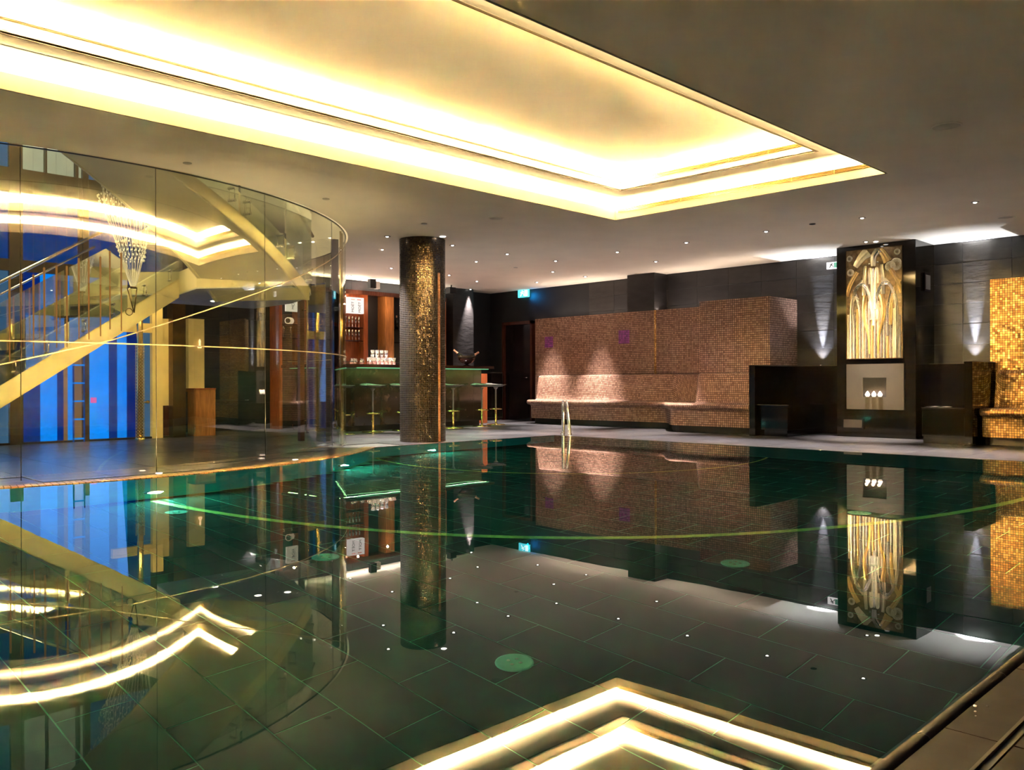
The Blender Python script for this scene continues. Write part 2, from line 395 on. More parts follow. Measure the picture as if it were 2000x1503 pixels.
# near edge of the pool: bull-nosed rim piece, tiles, overflow channel with two thin bars
prof = [(.775, -.05), (.77, -.008), (.755, .004), (.742, .010), (.728, .006), (.722, 0)]
def rim_piece(x0, x1):
    b = MB(); b.grid([[(x0, y, z) for y, z in prof], [(x1, y, z) for y, z in prof]]); b.build('rim_tile', MT['rim'], floor)
x = -1.49
while x < 10.0:
    x2 = min(x+.6, 10.09); rim_piece(x+.002, x2-.002); x = x2
x = -1.4
r0 = None
while x < 9.9:
    b = MB().box(-.298, .604, -.008, .298, .720, .002)
    if r0 is None: r0 = b.build('edge_tile', MT['rim'], floor); r0.location = (x+.3, 0, 0)
    else: instance(r0, (x+.3, 0, 0), floor)
    x += .6
b = MB().box(-1.4, .578, -.03, 10, .602, -.012); b.build('overflow_channel', MT['black_matt'], floor)
for y in (.600, .578):
    MB().box(-1.4, y-.004, -.01, 10, y+.004, .004).build('channel_bar', MT['taupe'], floor)
e0 = None
for k in range(18):
    x = -1.1+.6*k
    for r in range(4):
        y = .574-.3-.6*r
        if e0 is None: e0 = MB().box(-.297, -.297, -.006, .297, .297, .002).build('floor_tile', MT['rim'], floor); e0.location = (x, y, 0)
        elif x < 5: instance(e0, (x+(.3 if r % 2 else 0), y, 0), floor)

# ---------------- pool shell
b = MB(); outer = [(PX0, 1.15), (PX1, 1.15), (PX1, PY1)] + rim_arc[::-1]
poly_faces(b, [outer], -D); pf = struct('pool_floor', b, MT['pool_grout'])
b = MB(); seg = rim_arc + [(PX1, PY1)]
for p, q in zip(seg, seg[1:]): b.face([(*p, -.03), (*q, -.03), (*q, -D), (*p, -D)])
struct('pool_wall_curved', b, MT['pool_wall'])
b = MB(); b.face([(PX1, PY0, -.03), (PX1, PY1, -.03), (PX1, PY1, -D), (PX1, PY0, -D)])
b.face([(PX0, PY0, -.03), (PX0, PY1+2, -.03), (PX0, PY1+2, -D), (PX0, PY0, -D)])
yc = [(.775, -.03), (.79, -.5), (.82, -1.1), (.90, -1.25), (1.0, -1.32), (1.15, -D)]
b.grid([[(PX0, y, z) for y, z in yc], [(PX1, y, z) for y, z in yc]])
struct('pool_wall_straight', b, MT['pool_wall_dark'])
# pool floor tiles 0.3 x 0.6 in running bond
tiles = []
for i in range(-6, 34):
    x0 = .18+.3*i
    if x0 < PX0 or x0+.3 > PX1+.02: continue
    off = 0 if i % 2 == 0 else .3
    for j in range(-1, 15):
        y0 = .89+off+.6*j
        ya, yb = max(y0, 1.152), min(y0+.6, PY1)
        if yb-ya < .02: continue
        pts = [(x0, ya), (x0+.3, ya), (x0, yb), (x0+.3, yb)]
        if any(math.hypot(p[0]-C[0], p[1]-C[1]) < R_RIM+.0 for p in pts):
            while yb > ya+.05 and any(math.hypot(px-C[0], yb-C[1]) < R_RIM for px in (x0, x0+.3)): yb -= .03
            if yb-ya < .06: continue
        f = (x0+ya)/S2; l = (x0-ya)/S2
        tiles.append((x0, ya, yb, (f < .8 or abs(l)/max(f, .01) > .68), f))
tiles.sort(key=lambda t: (t[3], t[4]))
g = .0035; std = None
rest = MB()
for k, (x0, ya, yb, outv, f) in enumerate(tiles):
    if k < 298 and not outv:
        if abs(yb-ya-.6) < 1e-4:
            if std is None:
                std = MB().box(g, g, -.02, .3-g, .6-g, .004).build('pool_tile', MT['pool_tile'], pf); std.location = (x0, ya, -D)
            else: instance(std, (x0, ya, -D), pf)
        else: MB().box(x0+g, ya+g, -D-.02, x0+.3-g, yb-g, -D+.004).build('pool_tile', MT['pool_tile'], pf)
    else: rest.box(x0+g, ya+g, -D-.02, x0+.3-g, yb-g, -D+.004)
tag(rest.build('pool_tile', MT['pool_tile'], pf), kind='stuff')
# two curved gold inlays
def ring_inlay(cx, cy__, R, wdt):
    b = MB()
    for i in range(160):
        a0, a1 = 2*math.pi*i/160, 2*math.pi*(i+1)/160
        P = [(cx+r*math.cos(a), cy__+r*math.sin(a)) for r, a in ((R, a0), (R, a1), (R+wdt, a1), (R+wdt, a0))]
        if all(PX0 < x < PX1-.02 and 1.17 < y < PY1-.02 and math.hypot(x-C[0], y-C[1]) > R_RIM for x, y in P):
            b.prism(P, -D+.003, -D+.008)
    return b.build('gold_inlay', MT['gold_line'], pf)
ring_inlay(9.0, 8.0, 5.91, .075); ring_inlay(9.1, 8.0, 2.73, .03)
# inlet discs in the floor
for (x, y) in ((2.78, 2.77), (4.78, 2.80), (6.81, 2.87), (3.06, 4.78), (2.98, 6.86)):
    t = tag(MB().lathe([(0, .012), (.06, .012), (.075, .009), (.082, .012), (.09, .008), (.09, 0)], (0, 0, 0), 24).build('pool_inlet', MT['green_disc']), None, 'inlet', 'round inlets in the pool floor')
    t.location = (x, y, -D+.003)
    t['label'] = {2.78: 'large pale green inlet disc nearest the camera under the water', 4.78: 'green inlet disc under the reflected mosaic block', 6.81: 'green inlet disc under the reflected fireplace panel',
                  3.06: 'green and yellow inlet disc under the reflected glass edge', 2.98: 'dim green inlet disc farthest left, near the curved pool rim'}[x]
    for k in range(4):
        a = k*math.pi/2+.4
        MB().box(x+.03*math.cos(a)-.008, y+.03*math.sin(a)-.008, -D+.013, x+.03*math.cos(a)+.008, y+.03*math.sin(a)+.008, -D+.02).build('inlet_stud', MT['steel'], t)
# underwater lamps in the far wall
def uw(x, y, nx, ny, lab):
    n_ = Vector((nx, ny, 0)).normalized(); t = thing('underwater_light', lab, 'pool light', (x, y, -1.0), 'underwater lamps in the curved wall')
    Mx = Matrix.Translation((0, 0, 0)) @ n_.to_track_quat('Z', 'Y').to_matrix().to_4x4()
    MB().lathe([(.10, 0), (.10, .02), (.075, .028), (.075, .015)], (x, y, -1.0), 20, Mx).build('lamp_ring', MT['steel'], t)
    MB().lathe([(0, .02), (.075, .02)], (x, y, -1.0), 20, Mx).build('lens', MT['uw_lamp'], t)
    light('underwater_lamp', 'SPOT', (x+nx*.06, y+ny*.06, -1.0), 70, (.22, 1, .88), (x+nx, y+ny, -1.12), spot_size=math.radians(165), spot_blend=.5, shadow_soft_size=.03)
def on_rim(a): return C[0]+R_RIM*math.cos(math.radians(a)), C[1]+R_RIM*math.sin(math.radians(a)), math.cos(math.radians(a)), math.sin(math.radians(a))
uw(*on_rim(-88.5), 'white underwater lamp farthest left in the curved pool wall')
uw(*on_rim(-60), 'white underwater lamp under the middle of the curved rim')
uw(7.55, PY1, 0, -1, 'white underwater lamp in front of the mosaic column')
for i, (x, y, nx, ny) in enumerate(((PX0, 2.6, 1, 0), (PX0, 4.8, 1, 0), (PX0, 7.2, 1, 0), (PX1, 1.5, -1, 0))):  # lamps added out of view to light the pool floor
    t = thing('underwater_light', '%s unseen added underwater lamp in the %s straight pool wall' % (('nearest', 'middle', 'farthest')[i % 3], 'left' if i < 3 else 'far right'), 'pool light', (x, y, -.8), 'unseen added underwater lamps in the straight walls')
    Mx = Vector((nx, ny, 0)).to_track_quat('Z', 'Y').to_matrix().to_4x4()
    MB().lathe([(.08, 0), (.08, .02), (.05, .028), (0, .02)], (x, y, -.8), 16, Mx).build('lens', MT['steel'], t)
    light('underwater_lamp', 'SPOT', (x+nx*.06, y+ny*.06, -.8), 34 if i < 3 else 70, (.22, 1, .78), (x+nx, y+ny+.25, -.9), spot_size=math.radians(150), spot_blend=.5, shadow_soft_size=.03)
# the water
b = MB(); poly_faces(b, [pool], 0.0)
wt = tag(b.build('pool_water', MT['water']), 'still dark green water filling the pool, mirroring the room', 'water', kind='stuff')

# ---------------- ceiling with cove and round void
void = arc(R_VOID, -179.9, 4.0, 72)
void = [p for p in void if p[1] < FY and p[0] > X0+.05]
void_poly = [(void[0][0], FY-.0)] + void + [(void[-1][0], FY-.0)]
b = MB()
# outline of the ceiling with the void as a bay in its edge
ceil_outline = [(X0, Y0), (X1, Y0), (X1, Y1), (FX, Y1), (FX, FY)]
vv = [p for p in void]
# the bay starts right of FX? build the ceiling as the room outline with the void as a hole
hole = arc(R_VOID, -175, 5, 72)
hole = [(max(p[0], X0+.02), min(p[1], FY-.001)) for p in hole]
poly_faces(b, [[(X0, Y0), (X1, Y0), (X1, Y1), (FX, Y1), (FX, FY+.001), (X0, FY+.001)], [(CX0, CY0), (CX1, CY0), (CX1, CY1), (CX0, CY1)]][:2] and
           [[(X0, Y0), (X1, Y0), (X1, 8.0), (X0, 8.0)], [(CX0, CY0), (CX1, CY0), (CX1, CY1), (CX0, CY1)]], H, up=False)
xr = C[0]+math.sqrt(R_VOID**2-(FY-C[1])**2)
north = [(X1, 8.0), (X1, Y1), (xr+.6, Y1), (xr, Y1)]
arc_pts = arc(R_VOID, math.degrees(math.asin((FY-C[1])/R_VOID)), -180, 90)
arc_pts = [p for p in arc_pts if p[0] > X0]
north += [(xr, FY)] + arc_pts[1:] + [(X0, arc_pts[-1][1]), (X0, 8.0)]
poly_faces(b, [north], H, up=False)
ceiling = struct('ceiling', b, MT['plaster'])
# fascia of the void and the upper storey floor edge
b = MB(); ap = arc(R_VOID, -180, 5, 90)
for p, q in zip(ap, ap[1:]): b.face([(*p, H), (*q, H), (*q, H+.75), (*p, H+.75)])
struct('trim_1', b, MT['plaster'])
# upper ceiling far above the void and a back wall closing the bar side of the void
b = MB(); b.face([(X0, 7, 6.2), (xr+1, 7, 6.2), (xr+1, FY, 6.2), (X0, FY, 6.2)]); b.box(X0, 7.0, 3.65, xr+1, 7.1, 6.2); b.box(xr+.6, 7, 3.65, xr+.7, Y1, 6.2)
struct('trim_2', b, MT['plaster'])
# cove: lips, troughs, soffits
def ring_boxes(b, x0, x1, y0, y1, t, z0, z1):
    b.box(x1, y0-t, z0, x1+t, y1+t, z1); b.box(x0, y0-t, z0, x1, y0, z1); b.box(x0, y1, z0, x1, y1+t, z1); b.box(x0-t, y0-t, z0, x0, y1+t, z1)
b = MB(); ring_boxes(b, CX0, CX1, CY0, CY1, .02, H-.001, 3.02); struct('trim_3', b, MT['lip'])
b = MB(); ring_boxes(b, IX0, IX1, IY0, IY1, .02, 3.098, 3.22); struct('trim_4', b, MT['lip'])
b = MB()
for (x0, y0, x1, y1) in ((IX1+.0, CY0-.22, CX1+.22, CY1+.22), (CX0-.2, CY0-.22, IX1, IY0), (CX0-.2, IY1, IX1, CY1+.22), (CX0-.2, IY0, IX0, IY1)): b.box(x0, y0, 3.10, x1, y1, 3.115)
ring_boxes(b, CX0-.2, CX1+.2, CY0-.2, CY1+.2, .02, 2.95, 3.10)
ring_boxes(b, CX0-.02, CX1+.02, CY0-.02, CY1+.02, .2, 2.94, 2.95)
b.box(IX0-.3, IY0-.3, 3.30, IX1+.3, IY1+.3, 3.32)
ring_boxes(b, IX0-.2, IX1+.2, IY0-.2, IY1+.2, .02, 3.10, 3.31)
struct('ceiling_cove', b, MT['plaster_cove'])
# air grilles along the far risers (four bars in short modules) and slot lines along the sides
def grille(xf, ya, yb, z0, z1, lab):
    t = thing('air_grille', lab, 'grille', (xf, (ya+yb)/2, z0))
    MB().box(xf-.004, ya, z0, xf-.001, yb, z1).build('grille_back', MT['brass'], t)
    y = ya; n_ = int((yb-ya)/.42)
    for k in range(n_):
        a = ya+(yb-ya)*k/n_; c_ = a+(yb-ya)/n_
        for q in range(3):
            z = z0+(z1-z0)*(q+.5)/3
            MB().box(xf-.010, a+.006, z-.004, xf-.004, c_-.006, z+.004).build('grille_bar', MT['bronze'], t)
grille(CX1, CY0+.05, CY1-.05, 2.985, 3.03, 'lower linear air grille on the far riser of the cove')
grille(IX1, IY0+.05, IY1-.05, 3.175, 3.22, 'upper linear air grille on the far riser of the cove')
for (y, z, s_, lab) in ((IY1, 3.205, -1, 'thin double slot line along the left riser of the cove'), (IY0, 3.108, 1, 'thin dark line along the right lip of the cove')):
    t = thing('slot_diffuser', lab, 'grille', (2, y, z))
    for k in range(2): MB().box(IX0, min(y, y+s_*.004), z-.010*k-.003, IX1, max(y, y+s_*.004), z-.010*k).build('slot_bar', MT['bronze'], t)

# ---------------- walls
def wall(name, x0, y0, x1, y1, z0=0, z1=H, m_=None):
    return struct(name, MB().box(x0, y0, z0, x1, y1, z1), m_ or MT['black_matt'])
wr = wall('wall_right', X1+.02, Y0, X1+.2, Y1+.2)
wb = wall('wall_back', FX, Y1+.02, X1+.2, Y1+.2)
wall('wall_left', X0-.2, Y0, X0, FY, 0, H, MT['rear_wall']); wall('wall_front', X0-.2, Y0-.2, X1+.2, Y0, 0, H, MT['rear_wall'])
wall('wall_return', FX-.02, FY+.02, FX, Y1+.2, 0, H, MT['slate2'])
# slate wall tiles .65 x .30
def tile_wall(par, coords, axis, plane, m1, m2):
    bases = []
    for mm in (m1, m2):
        b = MB()
        if axis == 'x': b.box(0, -.3235, .0015, .03, .3235, .2985)
        else: b.box(-.3235, 0, .0015, .3235, .03, .2985)
        bases.append([b.build('wall_tile', mm, par, bevel=.002), False])
    for (u, z) in coords:
        k = random.randint(0, 1); dd = random.uniform(0, .0025)
        loc = (plane-dd, u, z) if axis == 'x' else (u, plane-dd, z)
        if not bases[k][1]: bases[k][0].location = loc; bases[k][1] = True
        else: instance(bases[k][0], loc, par)
cs = []
for r in range(10):
    z = -.11+.3*r
    for k in range(-5, 12):
        y = 4.19-.325+.65*k
        if y-.33 < 1.2 or y+.33 > Y1: continue
        if z < .8 and (6.9 < y < 12.3): continue
        if z < 1.9 and 6.9 < y < 12.2: continue
        if z < .0: continue
        cs.append((y, z))
tile_wall(wr, cs, 'x', X1, MT['slate'], MT['slate2'])
cs = []
for r in range(9):
    z = .19+.3*r
    for k in range(12):
        x = FX+.34+.65*k
        if x+.33 > X1: continue
        if 9.3 < x < 11.8 and z < 2.1: continue
        cs.append((x, z))
tile_wall(wb, cs, 'y', Y1, MT['slate2'], MT['slate2'])
# pilasters
tag(MB().box(13.2, 9.42, 2.19, 13.6, 10.05, H).build('pilaster', MT['slate2']), kind='structure').name = 'trim_5'
tag(MB().box(12.15, 13.95, 0, 12.75, 14.3, H).build('pilaster', MT['slate2']), kind='structure').name = 'trim_6'
# door recess at the far corner
dr = struct('door_1', MB().box(13.55, 12.95, 0, 13.6, 13.75, 2.12), MT['black_glass2'])
b = MB(); b.box(13.5, 12.88, 0, 13.6, 12.94, 2.2); b.box(13.5, 13.76, 0, 13.6, 13.82, 2.2); b.box(13.5, 12.88, 2.13, 13.6, 13.82, 2.2)
b.build('door_frame', MT['wood_dark'], dr)
MB().tube([(13.53, 13.05, .95), (13.53, 13.15, .95)], .01).build('door_handle', MT['steel'], dr)

# ---------------- mosaic wall, block and wavy bench
MY0, MY1 = 8.09, 12.5
b = MB(); b.box(13.2, MY0-.02, 0, 13.6, MY1, 2.19); mw = tag(b.build('mosaic_wall', MT['mos_bench']), 'long bronze mosaic wall behind the curved bench', 'wall')
MB().tube([(13.2, 9.4, .9), (13.2, 9.4, 2.19)], .022, 10).build('corner_bead', MT['mos_gold'], mw)
tag(MB().box(12.66, 6.78, 0, 13.6, MY0, 2.225).build('mosaic_block', MT['mos_bench']), 'taller bronze mosaic block at the right end of the mosaic wall', 'block')
for (y, z, s_, xf, lab) in ((12.1, 1.69, .23, 13.2, 'purple mosaic square at the left end of the bronze mosaic wall'), (10.13, 1.72, .26, 13.2, 'purple mosaic square in the middle of the bronze mosaic wall'), (8.3, 1.72, .26, 13.2, 'purple mosaic square half hidden behind the taller mosaic block')):
    t = thing('wall_plaque', lab, 'plaque', (xf, y, z), 'purple squares on the mosaic wall')
    MB().box(xf-.006, y-s_/2, z-s_/2, xf, y+s_/2, z+s_/2).build('plaque', MT['mos_purple'], t)
    for k in range(6):
        yy, zz = y+(-.25, .25)[k % 2]*s_*.8, z+(-.3, 0, .3)[k//2]*s_; MB().box(xf-.009, yy-.04, zz-.009, xf-.006, yy+.04, zz+.009).build('motif_stroke', MT['mos_purple'], t)
def bench_profile(xl, xb):
    """from the toe up, around the lip, over the seat and up the slanted back; xl lip, xb foot of the back"""
    return [(xl+.14, .11), (xl+.13, .20), (xl+.13, .36), (xl+.11, .385), (xl+.04, .395), (xl+.005, .42), (xl, .45), (xl+.015, .475), (xl+.05, .488), (xl+.12, .487),
            (xb-.10, .480), (xb-.03, .484), (xb, .51), (xb+.02, .60), (xb+.07, .93), (xb+.09, .975), (xb+.13, .995), (xb+.145, .995)]
def loft(stations, name, m_, lab, cap=True, base_m=None):
    rows, uvs, run = [], [], 0; prev = None
    for (y, xl, xb) in stations:
        pr = bench_profile(xl, xb)
        if prev is not None: run += math.hypot(y-prev[0], xl-prev[1])
        prev = (y, xl); L = 0; ru = []; 
        for i, p in enumerate(pr):
            if i: L += math.hypot(p[0]-pr[i-1][0], p[1]-pr[i-1][1])
            ru.append((run, L))
        rows.append([Vector((x, y, z)) for x, z in pr]); uvs.append(ru)
    b = MB(); b.grid(rows, uvs, True)
    for r, fl in ((rows[0], False), (rows[-1], True)):
        pts = list(r)+[Vector((r[-1].x, r[-1].y, .11))]
        b.face(pts[::-1] if fl else pts)
    root = thing('mosaic_bench', lab, 'bench', (stations[0][1], stations[0][0], 0))
    b.build('bench_body', m_, root)
    b = MB()
    for (ya, xa, _), (yb, xb_, _) in zip(stations, stations[1:]):
        b.face([(xa+.25, ya, 0), (xb_+.25, yb, 0), (xb_+.25, yb, .11), (xa+.25, ya, .11)])
    ya, xa, _ = stations[0]; b.face([(xa+.25, ya, 0), (xa+.9, ya, 0), (xa+.9, ya, .11), (xa+.25, ya, .11)])
    ya, xa, _ = stations[-1]; b.face([(xa+.25, ya, 0), (xa+.9, ya, 0), (xa+.9, ya, .11), (xa+.25, ya, .11)])
    b.build('bench_plinth', base_m or MT['black_matt'], root)
    return root
def sstep(a, b_, t): t = min(1, max(0, (t-a)/(b_-a))); return t*t*(3-2*t)
st = []
N = 84
for i in range(N+1):
    y = 12.32-(12.32-6.80)*i/N
    k = sstep(8.95, 8.25, y); kb = sstep(8.26, 8.08, y)
    wav = .05*math.sin((y-8)*1.5)*(1-k)
    end = .18*(max(0, (y-12.17)/.15))**2
    st.append((y, 12.62-.60*k+wav+end, 13.04-.52*kb))
loft(st, 'bench', MT['mos_bench'], 'long wavy bronze mosaic bench in front of the mosaic wall')
b = MB().box(13.0, 3.0, 0, 13.6, 3.66, 2.245)
tag(MB().box(13.0, 1.2, 0, 13.6, 3.66, 2.245).build('mosaic_pier', MT['mos_gold']), 'golden mosaic pier behind the bench at the right edge', 'pier')
st = [(y, 12.1+.06*max(0, (y-3.45)/.09)**2, 12.84) for y in [3.56-.04*i for i in range(55)]]
loft(st, 'bench', MT['mos_gold'], 'golden mosaic bench at the right edge of the photo', base_m=MT['taupe'])

# ---------------- chimney breast with relief, fire insert, vent
ch = thing('fireplace', 'tall black glass chimney breast with gilded relief and open fire', 'fireplace', (12.85, 5.17, 0))
CHY0, CHY1, CHX = 4.587, 5.757, 12.85
MB().box(CHX, CHY0, 0, 13.6, CHY1, H).build('chimney_core', MT['black_glass'], ch, bevel=.004)
MB().box(CHX-.006, CHY0+.004, 1.128, CHX, CHY1-.004, 2.885).build('upper_panel', MT['black_glass'], ch)
MB().box(CHX-.006, CHY0+.004, .02, CHX, CHY1-.004, 1.12).build('lower_panel', MT['black_glass'], ch)
xf = CHX-.006
MB().box(xf-.03, 4.746, .425, xf, 5.592, .61).build('insert_plate', MT['taupe'], ch)
b = MB(); b.box(xf-.03, 4.746, .61, xf, 4.995, .90); b.box(xf-.03, 5.35, .61, xf, 5.592, .90); b.box(xf-.03, 4.746, .90, xf, 5.592, 1.105)
b.build('insert_surround', MT['taupe'], ch)
MB().box(xf-.004, 4.995, .61, xf+.0, 5.35, .90).build('firebox', MT['black_matt'], ch)
b = MB(); b.box(xf-.035, 5.335, .125, xf-.0, 5.655, .285); vp = b.build('vent_frame', MT['black_glass2'], ch)
MB().box(xf-.039, 5.355, .145, xf-.034, 5.635, .265).build('vent_plate', MT['vent'], vp)
for i, y in enumerate((5.085, 5.175, 5.27)):
    t = thing('fire_bowl', ('right', 'middle', 'left')[i]+' white bowl of fire in the fireplace opening', 'fire bowl', (xf-.03, y, .612), 'fire bowls in the fireplace')
    MB().lathe([(0, 0), (.022, .001), (.028, .015), (.032, .04), (.029, .04), (.0, .02)], (xf-.035, y, .613), 16).build('bowl', MT['white_ceramic'], t)
    MB().lathe([(.0, 0), (.030, .008), (.034, .025), (.022, .05), (.008, .07), (0, .078)], (xf-.035, y, .625), 12).build('flame', MT['flame'], t)
    light('fire_lamp', 'POINT', (xf-.08, y, .69), .5, (1, .55, .25), shadow_soft_size=.02)
# relief: raised metal ribbons
AY0, AY1, AZ0, AZ1 = 4.776, 5.590, 1.19, 2.825
rel = thing('relief', 'gilded metal relief of fountain-like arching ribbons on the chimney breast', 'artwork', (xf, 5.18, AZ0))
MB().box(xf-.012, AY0, AZ0, xf, AY1, AZ1).build('ground_plate', MT['art_dark'], rel)
b = MB(); e = .008
b.box(xf-.02, AY0-e, AZ0-e, xf, AY0, AZ1+e); b.box(xf-.02, AY1, AZ0-e, xf, AY1+e, AZ1+e); b.box(xf-.02, AY0-e, AZ0-e, xf, AY1+e, AZ0); b.box(xf-.02, AY0-e, AZ1, xf, AY1+e, AZ1+e)
b.build('relief_frame', MT['bronze'], rel)
def A(u, v): return AY1-(AY1-AY0)*u, AZ0+(AZ1-AZ0)*v          # u from left to right in the photo, v up
def ribbon(pts, w0, w1, h, m_, h0=.012):
    """pts in (u,v); a strip of width w0..w1 standing proud with a ridged section"""
    P = []
    n_ = len(pts)
    for s_ in range((n_-1)*8+1):                      # catmull-rom
        t = s_/8; i = min(int(t), n_-2); f = t-i
        p0, p1, p2, p3 = pts[max(i-1, 0)], pts[i], pts[i+1], pts[min(i+2, n_-1)]
        q = [.5*((2*p1[k])+(-p0[k]+p2[k])*f+(2*p0[k]-5*p1[k]+4*p2[k]-p3[k])*f*f+(-p0[k]+3*p1[k]-3*p2[k]+p3[k])*f**3) for k in (0, 1)]
        P.append(Vector(A(*q)))
    rows = []
    for i, p in enumerate(P):
        tn = (P[min(i+1, len(P)-1)]-P[max(i-1, 0)]).normalized(); nn_ = Vector((-tn.y, tn.x)); ww = (w0+(w1-w0)*i/(len(P)-1))/2*(AY1-AY0)
        row = []
        for k, (s__, hh) in enumerate(((-1, 0), (-.9, h), (-.35, h*.55), (0, h*1.15), (.35, h*.55), (.9, h), (1, 0))):
            q = p+nn_*s__*ww
            y_ = min(max(q.x, AY0+.001), AY1-.001); z_ = min(max(q.y, AZ0+.001), AZ1-.001)
            row.append(Vector((xf-h0-hh, y_, z_)))
        rows.append(row)
    b = MB(); b.grid(rows, None, False); b.build('ribbon', m_, rel)
G_, P_, S_ = MT['art_gold'], MT['art_pale'], MT['art_silver']
def sym(pts, w0, w1, h, m_):
    ribbon(pts, w0, w1, h, m_); ribbon([(1-u, v) for u, v in pts], w0, w1, h, m_)
# straight staves along the lower half
for i in range(18):
    u = .03+.94*i/17; m_ = (P_, S_, S_, G_, S_)[i % 5]
    ribbon([(u, 0), (u, .2), (u, .40+.10*math.sin(math.pi*u)+.03*math.sin(i*2.1))], .042, .03, .006, m_)
sym([(.09, 0), (.09, .3), (.10, .5), (.16, .62), (.30, .72)], .075, .05, .012, P_)
sym([(.0, .58), (.08, .70), (.20, .80)], .07, .09, .012, G_)
sym([(.42, .04), (.40, .22), (.32, .38), (.33, .50), (.36, .58)], .02, .10, .014, G_)
sym([(.25, .20), (.25, .42), (.20, .55), (.14, .64)], .05, .05, .010, S_)
sym([(.46, .35), (.45, .52), (.38, .64), (.30, .68), (.20, .66), (.14, .58)], .07, .05, .018, S_)
sym([(.33, .58), (.33, .72), (.35, .85)], .08, .05, .016, P_)
sym([(.47, .45), (.47, .62), (.46, .78), (.44, .82), (.42, .78), (.42, .68)], .05, .03, .018, P_)
ribbon([(.5, .30), (.5, .6), (.5, .82)], .045, .03, .022, S_)
ribbon([(.50, .84), (.51, .93), (.60, .99)], .09, .14, .016, S_)
ribbon([(.62, .99), (.70, .93), (.76, .87)], .10, .17, .014, G_)
ribbon([(.40, .98), (.28, .93), (.16, .85)], .22, .10, .008, MT['art_pale'])
ribbon([(.80, .30), (.82, .50), (.88, .62), (.97, .70)], .05, .07, .012, G_)
for (u, v, r_) in ((.90, .84, .115), (.80, .825, .10), (.07, .80, .07), (.92, .95, .06), (.05, .93, .06)):
    y_, z_ = A(u, v); Mx = Vector((-1, 0, 0)).to_track_quat('Z', 'Y').to_matrix().to_4x4()
    b = MB(); rr = r_*.8
    for k in range(5):
        r1 = rr*(k+1)/5
        b.lathe([(r1*.82, 0), (r1*.88, .006), (r1, 0)], (xf-.012, 0, 0), 18, Mx)
    for k in range(12):
        a = k*math.pi/6; b.lathe([(0, .010), (.008, .006), (.010, 0)], (xf-.012, rr*.72*math.cos(a), rr*.72*math.sin(a)), 6, Mx)
    b2 = MB()
    for f_, sm_ in zip(b.f, b.sm):
        pts = [b.v[i] for i in f_]; pts = [Vector((p.x, min(max(p.y+y_, AY0+.002), AY1-.002), min(max(p.z+z_, AZ0+.002), AZ1-.002))) for p in pts]; b2.face(pts, None, False)
    b2.build('rosette', MT['art_pale'], rel)
for uu in (.12, .17, .22, .83, .88, .97):
    for k in range(5):
        y_, z_ = A(uu, .50+.014*k); MB().box(xf-.028, y_-.018, z_-.002, xf-.02, y_+.018, z_+.002).build('cross_bar', S_, rel)
for (u, v) in ((.42, .865), (.575, .875)):
    y_, z_ = A(u, v); MB().lathe([(0, .02), (.014, .012), (.018, 0)], (xf-.012, y_, z_), 12, Vector((-1, 0, 0)).to_track_quat('Z', 'Y').to_matrix().to_4x4()).build('boss', S_, rel)
# wall speaker on the right side of the chimney
t = thing('wall_speaker', 'small square dark wall speaker right of the chimney breast', 'speaker', (13.2, CHY0-.01, 2.3))
MB().box(13.13, CHY0-.03, 2.17, 13.36, CHY0, 2.44).build('speaker_frame', MT['black_glass2'], t)
MB().box(13.155, CHY0-.036, 2.20, 13.335, CHY0-.03, 2.41).build('speaker_cloth', MT['vent'], t)
# ---------------- dark glass benches either side
def dark_bench(lab, yend0, yend1, yb0, yb1, ys0, ys1):
    t = thing('glass_bench', lab, 'bench', (12.1, (ys0+ys1)/2, 0))
    MB().box(12.02, yend0, 0, 13.42, yend1, 1.10).build('end_panel', MT['black_glass'], t, bevel=.004)
    MB().box(13.38, yb0, 0, 13.6, yb1, 1.10).build('backrest', MT['black_glass2'], t, bevel=.004)
    MB().box(12.12, ys0, .10, 13.38, ys1, .455).build('seat_block', MT['black_glass'], t, bevel=.003)
    MB().box(12.17, ys0+.03, 0, 13.38, ys1, .10).build('plinth', MT['black_glass2'], t)
    MB().box(12.10, ys0-.015, .455, 13.38, ys1, .487).build('seat', MT['taupe'] if 0 else MT['black_glass'], t, bevel=.004)
    MB().box(12.095, ys0-.02, .482, 12.115, ys1, .490).build('seat_edge', MT['taupe'], t)
    MB().box(12.015, min(yend0, yend1), 1.098, 13.4, min(yend0, yend1)+.012, 1.106).build('top_edge', MT['taupe'], t)
    MB().box(13.375, yb0, 1.098, 13.39, yb1, 1.106).build('top_edge', MT['taupe'], t)
dark_bench('black glass bench between the bronze mosaic bench and the chimney', 6.69, 6.79, 5.76, 6.69, 6.20, 6.69)
dark_bench('black glass bench between the chimney and the golden mosaic bench', 3.59, 3.69, 3.69, 4.585, 3.69, 4.25)
t = thing('magazine', 'open white magazine lying on the right black glass bench', 'magazine', (12.5, 4.15, .49))
for (ya, yb, z) in ((3.99, 4.14, .492), (4.14, 4.27, .493)):
    MB().grid([[(12.25, ya, z), (12.25, (ya+yb)/2, z+.008), (12.25, yb, z)], [(12.52, ya, z), (12.52, (ya+yb)/2, z+.008), (12.52, yb, z)]]).build('page', MT['paper'], t)
